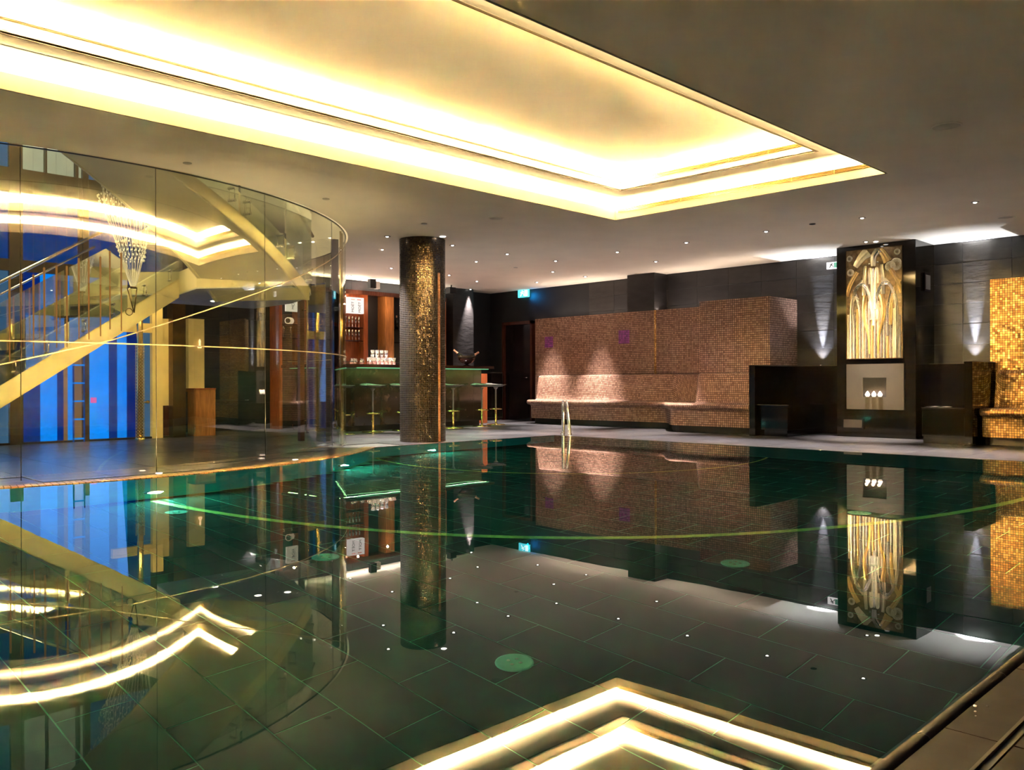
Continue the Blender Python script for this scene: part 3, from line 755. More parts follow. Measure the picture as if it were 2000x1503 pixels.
# wall washers behind the benches
for y in (6.33, 4.02):
    t = thing('uplight', 'small uplight on the %s black bench back washing the slate wall' % ('left' if y > 5 else 'right'), 'lamp', (13.53, y, 1.10), 'uplights on the bench backs')
    MB().lathe([(.03, 0), (.03, .02), (.022, .022), (.022, .012)], (13.53, y, 1.10), 16).build('lamp_body', MT['steel'], t)
    MB().lathe([(0, .013), (.022, .013)], (13.53, y, 1.10), 16).build('lens', MT['lamp'], t)
    light('uplight_spot', 'SPOT', (13.53, y, 1.135), 150, (.86, .90, 1.0), (13.50, y, 2.9), spot_size=math.radians(80), spot_blend=.9, shadow_soft_size=.015)
    light('uplight_spot', 'SPOT', (13.53, y, 1.135), 2600, (.84, .90, 1.0), (13.60, y, 2.1), spot_size=math.radians(20), spot_blend=1, shadow_soft_size=.01)

# ---------------- column
colm = thing('column', 'round dark mosaic column standing at the pool edge', 'column', (7.78, 9.60, 0))
CC = (7.78, 9.60)
b = MB(); n = 64; R = .328
for k in range(n):
    a0, a1 = 2*math.pi*k/n, 2*math.pi*(k+1)/n
    P = [(CC[0]+R*math.cos(a), CC[1]+R*math.sin(a)) for a in (a0, a1)]
    b.face([(*P[0], 0), (*P[1], 0), (*P[1], H), (*P[0], H)], [(R*a0, 0), (R*a1, 0), (R*a1, H), (R*a0, H)], True)
b.build('shaft', MT['mos_col'], colm)
# narrow copper mosaic stripe on the right
b = MB(); a0, a1 = -88, -80
for k in range(4):
    aa, ab = [math.radians(a0+(a1-a0)*(k+q)/4) for q in (0, 1)]; r_ = R+.003
    P = [(CC[0]+r_*math.cos(a), CC[1]+r_*math.sin(a)) for a in (aa, ab)]
    b.face([(*P[0], 0.01), (*P[1], 0.01), (*P[1], H-.5), (*P[0], H-.5)], [(r_*aa, 0), (r_*ab, 0), (r_*ab, H), (r_*aa, H)], True)
MT['mos_cop'] = mosaic('mosaic_copper', (.55, .20, .09), (.85, .38, .18), (.08, .03, .02), size=.026, rough=.3, metal=.3, tilt=.2, gap=.22)
b.build('copper_stripe', MT['mos_cop'], colm)

# ---------------- ceiling fittings
LG = 'recessed spotlights in the ceiling'
dl = []
for (x, y) in [(10.69, 3.16), (10.69, 4.46), (10.7, 5.78), (10.7, 7.06), (10.7, 8.34), (10.72, 9.67), (9.59, 9.69), (8.39, 9.64), (9.8, 10.65), (11.72, 12.72), (10.67, 12.36), (11.73, 10.65), (12.72, 10.7),
               (12.72, 11.99), (12.0, 8.53), (12.61, 13.89), (7.23, 9.70), (7.88, 10.70), (9.27, 12.32), (9.34, 13.73), (12.55, 5.18), (9.98, 14.1), (8.3, 12.75)]: dl.append((x, y))
base = None
def spot_label(x, y):
    f = (x+y)/S2; r = (x-y)/S2; px = 1000+1665*r/f
    return px
srt = sorted(dl, key=lambda p: spot_label(*p))
names = {}
lm = [(-1, 640, 'over the left end of the bar'), (640, 770, 'left of the mosaic column'), (770, 900, 'beside the mosaic column'), (900, 1000, 'right of the column over the bar'), (1000, 1100, 'above the running-man sign'),
      (1100, 1300, 'over the bronze mosaic bench'), (1300, 1600, 'over the deck left of the fireplace'), (1600, 1750, 'in front of the fireplace'), (1750, 2100, 'at the far right of the ceiling')]
cnts = {}
for (x, y) in srt:
    px = spot_label(x, y); s_ = [t for a, b_, t in lm if a <= px < b_][0]; cnts.setdefault(s_, []).append((x, y))
ordw = ['nearest', 'second nearest', 'third nearest', 'fourth nearest', 'fifth nearest', 'sixth nearest', 'seventh nearest', 'eighth nearest']
for s_, L_ in cnts.items():
    L_.sort(key=lambda p: p[0]+p[1])
    for i, (x, y) in enumerate(L_):
        names[(x, y)] = ('small recessed spotlight '+s_) if len(L_) == 1 else (ordw[i]+' recessed spotlight '+s_)
for (x, y) in dl:
    if base is None:
        base = thing('ceiling_spotlight', names[(x, y)], 'light', (0, 0, H), LG)
        MB().lathe([(.046, 0), (.046, -.006), (.028, -.008), (.024, -.002)], (0, 0, H), 20).build('trim', MT['trim_ring'], base)
        MB().lathe([(.020, -.006), (.015, -.013), (0, -.017)], (0, 0, H), 16).build('lens', MT['lamp'], base)
        base.location = (x, y, H); o = base
    else:
        o = copy_tree(base); o.location = (x, y, H); o['label'] = names[(x, y)]
SPOTW = {}
for (x, y) in dl:
    light('downlight', 'SPOT', (x, y, H-.034), 1700, (1, .88, .82), (x, y, 0), spot_size=math.radians(42), spot_blend=1, shadow_soft_size=.02)
# strips hidden on top of the mosaic wall and its block, washing the ceiling
strip('ledge_strip_light', 13.30, 8.2, 13.30, 12.4, 2.21, 4.5, .06, (1, .80, .66), dz=1)
strip('ledge_strip_light', 12.9, 6.85, 12.9, 8.0, 2.24, 3.5, .06, (1, .80, .66), dz=1)
strip('back_bar_fill_light', 8.1, 14.02, 11.8, 14.02, 2.68, 6, .06, (1, .90, .78), dz=1)  # added unseen strip on the back bar, brightens the far ceiling
# extra accent spots of the room
light('column_spot', 'SPOT', (7.80, 9.17, H-.012), 8, (.75, .85, 1), (7.86, 9.32, 0), spot_size=math.radians(50), spot_blend=.9, shadow_soft_size=.012)
t = thing('ceiling_spotlight', 'bright white spotlight at the top of the mosaic column', 'light', (7.80, 9.17, H), LG)
MB().lathe([(.04, 0), (.04, -.006), (.03, -.008), (.0, -.004)], (7.80, 9.17, H), 16).build('lens', MT['lamp'], t)
light('relief_spot', 'SPOT', (12.62, 5.15, H-.012), 110, (1, .95, .90), (12.83, 5.19, 1.9), spot_size=math.radians(42), spot_blend=1, shadow_soft_size=.02)
t = thing('ceiling_spotlight', 'small bright lamp right above the gilded relief', 'light', (12.66, 5.1, H), LG)
MB().lathe([(.03, 0), (.03, -.006), (.022, -.008), (.0, -.004)], (12.66, 5.08, H), 16).build('lens', MT['lamp'], t)
light('bench_spot', 'SPOT', (11.9, 2.4, H-.012), 22, (1, .72, .30), (13.0, 3.0, .9), spot_size=math.radians(62), spot_blend=.8, shadow_soft_size=.03)
light('bench_spot', 'SPOT', (11.9, 11.3, H-.012), 42, (1, .80, .66), (12.85, 11.1, .6), spot_size=math.radians(42), spot_blend=1, shadow_soft_size=.03)
light('bench_spot', 'SPOT', (11.6, 7.7, H-.012), 42, (1, .80, .66), (12.3, 7.6, .6), spot_size=math.radians(50), spot_blend=1, shadow_soft_size=.03)
for (x, y, r_, lab) in ((7.35, 2.38, .115, 'round ceiling speaker at the upper right'), (7.42, 7.69, .10, 'round ceiling speaker left of the cove corner'), (11.96, 3.18, .10, 'dark round ceiling speaker at the far right')):
    t = thing('ceiling_speaker', lab, 'speaker', (x, y, H), 'round loudspeakers flush in the ceiling')
    MB().lathe([(r_, 0), (r_, -.006), (r_-.012, -.008), (r_-.014, -.003)], (x, y, H), 32).build('ring', MT['plaster'], t)
    MB().lathe([(r_-.014, -.004), (0, -.004)], (x, y, H), 32).build('speaker_mesh', plain('speaker_mesh', (.62, .58, .50), .7), t)
for (x, y, lab) in ((10.83, 10.73, 'small square ceiling sensor above the bar end'), (3.49, 7.77, 'small round ceiling cap near the glass enclosure'), (5.27, 8.2, 'small round ceiling cap over the glass curve'), (10.64, 5.09, 'dark unlit round fitting left of the fireplace'), (7.0, 8.6, 'small ceiling cap left of the mosaic column')):
    t = thing('ceiling_sensor', lab, 'ceiling fitting', (x, y, H), 'small unlit ceiling fittings')
    MB().lathe([(.04, 0), (.04, -.006), (.03, -.010), (0, -.010)], (x, y, H), 16).build('cap', MT['black_matt'] if 'dark' in lab else plain('cap_paint', (.5, .47, .42), .6), t)

# ---------------- exit signs
def exit_sign(x, y, z, wd, ht, lab, pale):
    t = thing('exit_sign', lab, 'sign', (x, y, z))
    MB().box(x-.03, y-wd/2, z-ht/2, x, y+wd/2, z+ht/2).build('sign_box', MT['sign_pale' if pale else 'sign_cyan'], t)
    P = lambda u, v: (y+wd/2-wd*u, z-ht/2+ht*v)      # u left to right, v up
    def pl(pts, mm, nm):
        b = MB(); q = [P(u, v) for u, v in pts]; b.face([(x-.032, a, c) for a, c in q]); b.face([(x-.030, a, c) for a, c in q][::-1]); b.build(nm, mm, t)
    mm = MT['ink'] if pale else MT['sign_white']
    pl([(.62, .12), (.9, .12), (.9, .9), (.62, .9)], mm if not pale else MT['green_disc'], 'door_mark')
    pl([(.38, .82), (.44, .88), (.40, .94), (.34, .88)], mm, 'figure_head')
    pl([(.30, .52), (.42, .80), (.50, .74), (.42, .46)], mm, 'figure_body')
    pl([(.30, .54), (.22, .14), (.28, .12), (.38, .46)], mm, 'figure_leg'); pl([(.38, .50), (.52, .40), (.54, .18), (.60, .16), (.58, .46), (.44, .56)], mm, 'figure_leg')
    pl([(.44, .76), (.56, .62), (.60, .66), (.48, .82)], mm, 'figure_arm'); pl([(.34, .76), (.22, .62), (.26, .58), (.38, .70)], mm, 'figure_arm')
exit_sign(13.59, 13.20, 2.82, .33, .17, 'cyan lit running-man exit sign on the dark far wall', False)
light('exit_glow', 'AREA', (13.52, 13.03, 2.76), 1.2, (.0, .35, 1), (13.6, 12.9, 2.70), size=.12)
exit_sign(13.58, 6.14, 2.74, .20, .11, 'white lit sign half hidden left of the chimney breast', True)

# ---------------- handrail in the water
t = thing('pool_handrail', 'polished steel grab rail standing at the far pool edge', 'handrail', (10.2, 8.95, 0))
u_, p_ = Vector((1, 1, 0)).normalized(), Vector((1, -1, 0)).normalized(); o_ = Vector((10.30, 9.10, 0))
for k, (dx, spread) in enumerate(((-.028, 0), (.028, .055))):
    P = [(.10, 0), (.10, .25), (.09, .44), (.05, .515), (-.02, .535), (-.09, .51), (-.13, .44), (-.16, .2), (-.19, -.05), (-.22, -.40)]
    MB().tube([o_+u_*a+p_*(dx+spread*(1-max(z, 0)/.53))+Vector((0, 0, z)) for a, z in P], .019, 10).build('rail', MT['steel'], t)
    q = o_+u_*.10+p_*(dx+spread); MB().lathe([(.04, 0), (.04, .012), (.022, .016)], (q.x, q.y, .003), 16).build('flange', MT['steel'], t)
for i, (x, y, r_) in enumerate(((2.36, .700, .004), (2.40, .712, .006), (2.42, .690, .0035), (2.33, .690, .003), (2.47, .742, .003), (2.50, .745, .003))):
    d_ = MB().lathe([(r_, 0), (r_*.8, r_*.35), (r_*.4, r_*.55), (0, r_*.6)], (x, y, .0025 if y < .72 else .0085), 12).build('water_droplet', MT['drop'])
    tag(d_, '%s shiny water drop on the slate rim at the lower right' % ('first', 'largest', 'third', 'leftmost small', 'upper', 'uppermost')[i], 'water drop', 'water drops on the near pool rim')
light('rim_spot', 'SPOT', (3.6, 1.5, H-.03), 14, (1, .95, .95), (2.4, .7, 0), spot_size=math.radians(30), spot_blend=1, shadow_soft_size=.03)

# ================================================================== THE BAR
bar = thing('bar_counter', 'long rounded bar counter with green lit glossy front', 'bar', (9.8, 12.6, 0))
def rounded(x0, x1, y0, y1, r):
    P = [(x1, y0), (x1, y1), (x0, y1)]
    for k in range(9):
        a = math.radians(180+90*k/8); P.append((x0+r+r*math.cos(a), y0+r+r*math.sin(a)))
    return P
top = rounded(7.86, 11.62, 12.12, 14.0, .55); inner = (8.45, 11.75, 12.72, 14.0)
# worktop follows front and left side only
def lshape(x0, x1, y0, y1, r, wdt, z0, z1):
    outer = [(x0+r+r*math.cos(math.radians(180+90*k/8)), y0+r+r*math.sin(math.radians(180+90*k/8))) for k in range(9)]
    r2 = max(.05, r-wdt*.9); inn = [(x0+wdt+r2+r2*math.cos(math.radians(180+90*k/8)), y0+wdt+r2+r2*math.sin(math.radians(180+90*k/8))) for k in range(9)]
    o_ = [(x0, y1)]+outer+[(x1, y0)]; i_ = [(x0+wdt, y1)]+inn+[(x1, y0+wdt)]
    b = MB()
    for (a, c_, p, q) in zip(o_, o_[1:], i_, i_[1:]): b.prism([a, c_, q, p], z0, z1)
    return b, o_
b, _ = lshape(7.86, 11.62, 12.12, 13.7, .55, .60, 1.112, 1.165); b.build('counter_top', MT['counter'], bar)
# front panels
_, path = lshape(8.06, 11.50, 12.36, 13.7, .45, .3, 0, 1)
pts = []
for a, c_ in zip(path, path[1:]):
    L = math.dist(a, c_); k = max(1, int(L/.1))
    for i in range(k): pts.append((a[0]+(c_[0]-a[0])*i/k, a[1]+(c_[1]-a[1])*i/k))
pts.append(path[-1])
acc = 0; seg = [pts[0]]
for a, c_ in zip(pts, pts[1:]):
    seg.append(c_); acc += math.dist(a, c_)
    if acc > .68 or c_ == pts[-1]:
        b = MB()
        for i in range(len(seg)-1):
            p, q = seg[i], seg[i+1]; nx, ny = (q[1]-p[1]), -(q[0]-p[0]); l = math.hypot(nx, ny) or 1; nx, ny = nx/l*.02, ny/l*.02
            if i == 0: p = (p[0]+(q[0]-p[0])*.04, p[1]+(q[1]-p[1])*.04)
            b.prism([p, q, (q[0]-nx, q[1]-ny), (p[0]-nx, p[1]-ny)], .10, 1.10)
        b.build('front_panel', MT['bar_front'], bar); seg = [c_]; acc = 0
b, _ = lshape(8.10, 11.48, 12.40, 13.7, .45, .35, 0, .10); b.build('plinth', MT['black_matt'], bar)
b, _ = lshape(8.10, 11.48, 12.40, 13.7, .45, .35, .10, 1.11); b.build('carcass', MT['black_matt'], bar)
# green strip light below the worktop lip
GREEN = (.42, 1, .42)
b = MB()
b.box(8.45, 12.20, 1.098, 11.55, 12.215, 1.111); b.box(7.97, 12.75, 1.098, 7.985, 13.6, 1.111); b.build('light_strip', emis('green_strip', (.3, 1, .5), .4), bar)
strip('bar_green_light', 8.12, 12.25, 11.55, 12.25, 1.105, 3.6, .04, GREEN, dz=-1)
strip('bar_green_light', 7.96, 12.75, 7.96, 13.6, 1.105, 6, .04, GREEN, dz=-1)
# end cabinet right of the bar
t = thing('end_cabinet', 'reddish wooden cabinet standing at the right end of the bar', 'cabinet', (12.7, 13.6, 0))
MB().box(11.95, 12.95, 0, 12.22, 13.4, 1.03).build('side_panel', MT['wood_red'], t)
MB().box(11.60, 13.4, 0, 12.3, 13.9, 1.05).build('body', MT['wood_dark'], t)
t = thing('low_cabinet', 'black low cabinet in the corner right of the bar', 'cabinet', (13.0, 13.9, 0))
MB().box(12.76, 13.75, .05, 13.45, 14.28, 1.08).build('body', MT['black_matt'], t); MB().box(12.8, 13.8, 0, 13.4, 14.25, .05).build('plinth', MT['black_matt'], t)
MB().box(12.78, 13.742, .08, 13.1, 13.75, 1.05).build('door', MT['black_glass2'], t); MB().box(13.11, 13.742, .08, 13.43, 13.75, 1.05).build('door', MT['black_glass2'], t)

# stools
def make_stool():
    s = thing('bar_stool', 'x', 'stool', (0, 0, 0), 'bar stools in front of the counter')
    MB().lathe([(0, 0), (.19, 0), (.19, .006), (.17, .012), (.03, .020), (.028, .03)], (0, 0, 0), 28).build('base', MT['brass'], s)
    MB().lathe([(.021, .02), (.021, .34), (.014, .34)], (0, 0, 0), 14).build('post', MT['brass'], s)
    MB().lathe([(.014, .30), (.014, .70), (.04, .74), (.05, .745)], (0, 0, 0), 14).build('gas_lift', MT['trim_ring'], s)
    b = MB(); ring = [(.115*math.cos(a)-.0, .115*math.sin(a)) for a in [2*math.pi*k/24 for k in range(25)]]
    b.tube([(x, y, .315) for x, y in ring], .011, 8, caps=False); b.tube([(-.115, 0, .315), (.115, 0, .315)], .009)
    b.build('footrest', MT['brass'], s)
    rows = []
    for k in range(29):
        a = 2*math.pi*k/28; row = []
        for (r_, z) in ((.0, .752), (.10, .754), (.17, .765), (.215, .79), (.225, .800), (.218, .803), (.17, .785), (.10, .776), (0, .773)):
            lift = .03*max(0, math.sin(a))**2*(r_/.22)**3
            row.append((r_*math.cos(a)*1.03, r_*math.sin(a)*.9, z+lift))
        rows.append(row)
    MB().grid(rows).build('seat', MT['seat_black'], s)
    return s
st0 = make_stool()
stools = [(8.63, 12.0, 'bar stool just left of the mosaic column'), (10.38, 11.92, 'bar stool just right of the mosaic column'), (11.20, 12.02, 'second bar stool right of the mosaic column'), (11.84, 12.3, 'rightmost bar stool at the end of the bar'),
          (9.30, 12.05, 'bar stool mostly hidden behind the mosaic column'), (7.93, 11.85, 'bar stool seen through the edge of the curved glass')]
for i, (x, y, lab) in enumerate(stools):
    o = st0 if i == 0 else copy_tree(st0)
    o.location = (x, y, .003); o.rotation_euler.z = (0, .5, -.3, .2, .1, .9)[i]; o['label'] = lab

# back bar shelving
sh = thing('back_bar', 'tall red wooden back bar shelving behind the counter', 'shelving', (10, 14.1, 0))
YB = 13.95
def up(x0, x1, mm, nm='upright', y0=YB): MB().box(x0, y0, 0, x1, Y1-.01, 2.62).build(nm, mm, sh)
MB().box(8.0, 14.2, 0, 11.95, 14.285, 2.62).build('back_panel', MT['black_matt'], sh)
MB().box(7.96, YB-.02, 2.58, 11.95, 14.285, 2.66).build('top_board', MT['wood_dark'], sh)
up(7.97, 8.03, MT['wood_red']); up(8.38, 8.56, MT['wood']); up(9.20, 9.34, MT['wood_dark']); up(9.82, 9.92, MT['wood_red']); up(10.34, 10.56, MT['wood']); up(11.88, 11.95, MT['wood_red'])
MB().box(9.34, 14.12, 1.2, 9.82, 14.19, 2.6).build('red_back', MT['wood_red'], sh)
for (x0, x1) in ((8.03, 8.38), (8.56, 9.20), (9.34, 9.82), (10.56, 11.88)):
    for z in (1.92, 1.66, 1.25): MB().box(x0, YB+.02, z, x1, 14.2, z+.012).build('shelf', MT['black_glass2'], sh)
light('shelf_lamp', 'POINT', (9.6, 13.85, 2.53), 3.0, (1, .7, .5), shadow_soft_size=.02)
light('shelf_lamp', 'POINT', (10.2, 13.7, 2.4), 4.0, (1, .65, .4), shadow_soft_size=.02)
light('shelf_lamp', 'POINT', (8.2, 13.85, 2.53), 2.0, (1, .7, .5), shadow_soft_size=.02)
# lightboxes with upright lettering
def lightbox(x0, x1, z0, z1, cols, lab, text):
    t = thing('lightbox', lab, 'lightbox', ((x0+x1)/2, YB, z0))
    MB().box(x0, YB-.05, z0, x1, YB+.04, z1).build('box', MT['box_white'], t)
    for c_ in cols:
        text_mesh('lettering', text, .078, frame((c_, YB-.052, (z0+z1)/2-.035), (0, 0, 1), (-1, 0, 0)), MT['ink'], t)
    for k in range(2): MB().box(x0+.06+.14*k, YB-.053, z1-.05, x0+.15+.14*k, YB-.0505, z1-.035).build('red_line', MT['ink_red'], t)
    return t
lightbox(9.43, 9.79, 2.20, 2.51, (9.53, 9.69), 'white lightbox with two upright words on the bar shelf', 'MO\u00cbT')
lightbox(8.11, 8.34, 2.16, 2.46, (8.225,), 'narrower white lightbox seen through the glass enclosure', 'MO\u00cb')
# stemware
def flute():
    s = thing('champagne_flute', 'x', 'glass', (0, 0, 0))
    MB().lathe([(.028, 0), (.026, .004), (.005, .008), (.004, .07)], (0, 0, 0), 10).build('foot', MT['glassware'], s)
    MB().lathe([(.004, .07), (.018, .10), (.026, .15), (.022, .215)], (0, 0, 0), 10).build('bowl', MT['glassware'], s)
    return s
f0 = flute(); firstf = True
for (z, row) in ((1.932, 'upper'), (1.672, 'lower')):
    for i in range(6):
        o = f0 if firstf else copy_tree(f0); firstf = False
        o.location = (9.38+.078*i, YB+.09, z)
        o['label'] = '%s champagne flute in the %s row under the wide lightbox' % (('leftmost', 'second', 'third', 'fourth', 'fifth', 'rightmost')[i], row); o['group'] = 'champagne flutes on the %s shelf' % row
for i, x in enumerate((8.10, 8.26)):
    o = copy_tree(f0); o.location = (x, YB+.09, 1.672); o['label'] = '%s champagne flute behind the glass under the narrow lightbox' % ('left', 'right')[i]; o['group'] = 'flutes in the left bay'
for i, x in enumerate((10.72, 10.9, 11.1, 11.3)):
    t = thing('bottle', '%s dark bottle on the shelf behind the mosaic column' % ('first', 'second', 'third', 'fourth')[i], 'bottle', (x, YB+.12, 1.932), 'bottles behind the mosaic column')
    MB().lathe([(0, 0), (.037, 0), (.037, .17), (.014, .22), (.013, .29), (0, .29)], (x, YB+.12, 1.932), 14).build('glass_body', MT['bottle'], t)
    MB().lathe([(.0145, .25), (.0145, .295), (0, .295)], (x, YB+.12, 1.932), 12).build('cap', MT['foil'], t)
t = thing('white_jar', 'white drum lying on the shelf under the narrow lightbox', 'drum', (8.24, YB+.08, 2.0))
b = MB(); b.tube([(8.16, YB+.02, 1.99), (8.30, YB+.16, 2.0)], .062, 20); b.build('drum', MT['white_ceramic'], t)
b = MB(); b.tube([(8.158, YB+.018, 1.99), (8.150, YB+.01, 1.99)], .045, 20); b.build('drum_face', MT['ink'], t)
# tumblers on the counter
def tumbler():
    s = thing('tumbler', 'x', 'glass', (0, 0, 0), 'clear tumblers on the bar counter')
    MB().lathe([(0, .004), (.030, .004), (.038, .13), (.036, .13), (.028, .012), (0, .012)], (0, 0, 0), 14).build('glass', MT['glassware'], s)
    return s
t0 = tumbler(); k = 0
wrd = ['leftmost', 'second', 'third', 'fourth', 'fifth', 'sixth', 'rightmost']
for row in range(2):
    for i in range(7-row*1):
        o = t0 if k == 0 else copy_tree(t0); k += 1
        o.location = (8.93+.088*i+.04*row, 12.50-.088*i*0+.10*row, 1.166)
        o['label'] = ('%s tumbler in the %s row on the bar counter' % (wrd[i] if i < 6-row or row == 0 else 'rightmost', ('front', 'back')[row]))
tr = MB().box(9.00, 12.58, 1.166, 9.45, 12.70, 1.172)
for i in range(4):
    o = copy_tree(t0); o.location = (9.02+.1*i, 12.55, 1.300); o['label'] = '%s tumbler of the top tier on the bar counter' % ('leftmost', 'second', 'third', 'rightmost')[i]
# small glass jug group at the counter's left
for i, (x, y) in enumerate(((8.55, 12.5), (8.64, 12.55), (8.74, 12.48))):
    t = thing('glass_jug', ('left', 'middle', 'right')[i]+' small glass jug beside the glass enclosure on the bar', 'jug', (x, y, 1.166), 'small glass jugs on the counter')
    MB().lathe([(0, 0), (.03, 0), (.042, .04), (.034, .08), (.026, .10), (.030, .11)], (x, y, 1.166), 14).build('body', MT['glassware'], t)
    MB().tube([(x+.03, y, 1.19), (x+.06, y, 1.22), (x+.055, y, 1.25), (x+.028, y, 1.265)], .005, 6).build('handle', MT['glassware'], t)
# tap
t = thing('beer_tap', 'small chrome arched tap on the bar right of the column', 'tap', (10.35, 12.45, 1.166))
MB().tube([(10.28, 12.5, 1.165), (10.285, 12.5, 1.22), (10.31, 12.49, 1.255), (10.35, 12.47, 1.262), (10.39, 12.45, 1.24), (10.40, 12.445, 1.20)], .013, 8).build('spout', MT['steel'], t)
MB().lathe([(.025, 0), (.025, .012), (.013, .018)], (10.28, 12.5, 1.166), 12).build('collar', MT['steel'], t)
# champagne bowl with two bottles
bx, by = 11.20, 12.45
t = thing('champagne_bowl', 'black glossy champagne bowl on the right end of the bar', 'bowl', (bx, by, 1.166))
MB().lathe([(0, 0), (.085, 0), (.08, .012), (.03, .03), (.03, .04), (.10, .065), (.165, .13), (.185, .20), (.178, .20), (.15, .13), (.09, .08), (0, .07)], (bx, by, 1.166), 28).build('bowl', MT['black_glass'], t)
def lean_bottle(base_, tip, lab):
    t = thing('champagne_bottle', lab, 'bottle', base_)
    b0, b1 = Vector(base_), Vector(tip); d = (b1-b0); q = d.to_track_quat('Z', 'Y').to_matrix().to_4x4(); L = d.length
    MB().lathe([(0, 0), (.044, .004), (.044, L*.50), (.020, L*.72), (.0165, L*.80)], base_, 16, q).build('glass_body', MT['bottle'], t)
    MB().lathe([(.024, L*.66), (.018, L*.80), (.017, L*.95), (.019, L*.96), (.019, L), (0, L)], base_, 16, q).build('foil', MT['foil'], t)
lean_bottle((bx+.03, by+.03, 1.26), (bx-.17, by+.20, 1.49), 'champagne bottle with pink foil leaning left out of the bowl')
lean_bottle((bx-.05, by-.00, 1.27), (bx+.19, by-.14, 1.44), 'champagne bottle with pink foil leaning right out of the bowl')
light('bowl_spot', 'SPOT', (11.2, 12.0, H-.02), 25, (1, .8, .7), (11.2, 12.45, 1.3), spot_size=math.radians(30), spot_blend=.9, shadow_soft_size=.02)
# little camera / speaker boxes under the ceiling of the bar
t = thing('security_camera', 'small white camera box hanging under the ceiling over the bar', 'camera', (9.95, 14.0, 2.8))
MB().box(9.98, 13.75, 2.70, 10.07, 13.84, 2.84).build('housing', MT['white_plastic'], t); MB().box(9.84, 13.75, 2.70, 9.97, 13.84, 2.88).build('lens_block', MT['black_matt'], t)
MB().tube([(10.0, 13.8, 2.84), (10.0, 13.8, 2.9)], .012).build('bracket', MT['white_plastic'], t)
t = thing('black_projector', 'small black box hanging under the ceiling right of the column', 'speaker', (11.1, 12.9, 2.8))
MB().box(11.72, 13.55, 2.72, 11.88, 13.68, 2.85).build('housing', MT['black_matt'], t); MB().tube([(11.8, 13.6, 2.85), (11.8, 13.6, 2.9)], .012).build('bracket', MT['black_matt'], t)

# ================================================================== THE GLASS ENCLOSURE AND ITS STAIR
enc = thing('glass_enclosure', 'tall curved glass enclosure around the stair at the left', 'glass wall', (C[0], C[1], 0))
seams = [-172, -150, -128, -99.8, -85.7, -69.3, -49.5, -30, -12, 4.5]
def arc_panel(R, a0, a1, z0, z1, t=.012, n=16):
    b = MB()
    o_ = arc(R, a0, a1, n); i_ = arc(R-t, a0, a1, n)
    for k in range(n):
        b.face([(*o_[k], z0), (*o_[k+1], z0), (*o_[k+1], z1), (*o_[k], z1)], smooth=True)
        b.face([(*i_[k+1], z0), (*i_[k], z0), (*i_[k], z1), (*i_[k+1], z1)], smooth=True)
    return b
gap = .035
for a0, a1 in zip(seams, seams[1:]):
    o = arc_panel(R_GLASS, a0+gap, a1-gap, .006, H-.002).build('glass_panel', MT['glass'], enc)
for a in seams[1:-1]:
    x, y = arc(R_GLASS-.006, a, a, 1)[0]; MB().tube([(x, y, .006), (x, y, H-.004)], .0035, 6).build('seam_joint', MT['taupe'], enc)
# gold lines across the panes: one level, one rising
b = MB()
for k in range(140):
    a0, a1 = -160+164*k/140, -160+164*(k+1)/140; p = arc(R_GLASS+.002, a0, a1, 1)
    b.face([(*p[0], 1.205), (*p[1], 1.205), (*p[1], 1.216), (*p[0], 1.216)])
b.build('gold_line', MT['pane_line'], enc)
b = MB()
def zr(a): return 1.0+.0215*(a+101.7) if a < -91 else 1.23+.0285*(a+91)
for k in range(100):
    a0, a1 = -125+92*k/100, -125+92*(k+1)/100; p = arc(R_GLASS+.002, a0, a1, 1)
    if zr(a1) > 2.85: break
    b.face([(*p[0], zr(a0)), (*p[1], zr(a1)), (*p[1], zr(a1)+.011), (*p[0], zr(a0)+.011)])
b.build('gold_line', MT['pane_line'], enc)
# floor and head channels
b = MB()
for k in range(90):
    a0, a1 = -172+176*k/90, -172+176*(k+1)/90; p = arc(R_GLASS+.004, a0, a1, 1); q = arc(R_GLASS-.018, a0, a1, 1)
    b.face([(*p[0], .005), (*p[1], .005), (*q[1], .005), (*q[0], .005)]); b.face([(*p[0], 2.892), (*q[0], 2.892), (*q[1], 2.892), (*p[1], 2.892)]); b.face([(*p[0], 2.892), (*p[1], 2.892), (*p[1], 2.9), (*p[0], 2.9)])
b.build('channel', MT['taupe'], enc)
# glass door with bronze jambs and a long brass pull
dw = thing('glass_door', 'bronze framed glass door leaf inside the curved enclosure', 'door', (6.7, 10.9, 0))
def post(x, y, s_, z0, z1, mm, nm): MB().box(x-s_/2, y-s_/2, z0, x+s_/2, y+s_/2, z1).build(nm, mm, dw)
post(6.60, 10.94, .07, .003, 2.2, MT['bronze'], 'jamb'); post(6.72, 10.24, .075, .003, 2.86, MT['black_glass'], 'post'); 
MB().tube([(6.62, 10.80, .12), (6.62, 10.80, 2.12)], .018, 12).build('pull_handle', MT['brass'], dw)
for z in (.3, 1.9): MB().tube([(6.62, 10.80, z), (6.60, 10.92, z)], .009, 8).build('handle_bracket', MT['brass'], dw)
MB().box(6.60, 10.30, .01, 6.612, 10.78, 2.25).build('door_leaf', MT['glass'], dw)
for (a) in (-41.5, -39.5): 
    x, y = arc(R_GLASS-.03, a, a, 1)[0]; MB().tube([(x, y, .006), (x, y, 2.88)], .014, 8).build('brass_post', MT['brass'], dw)

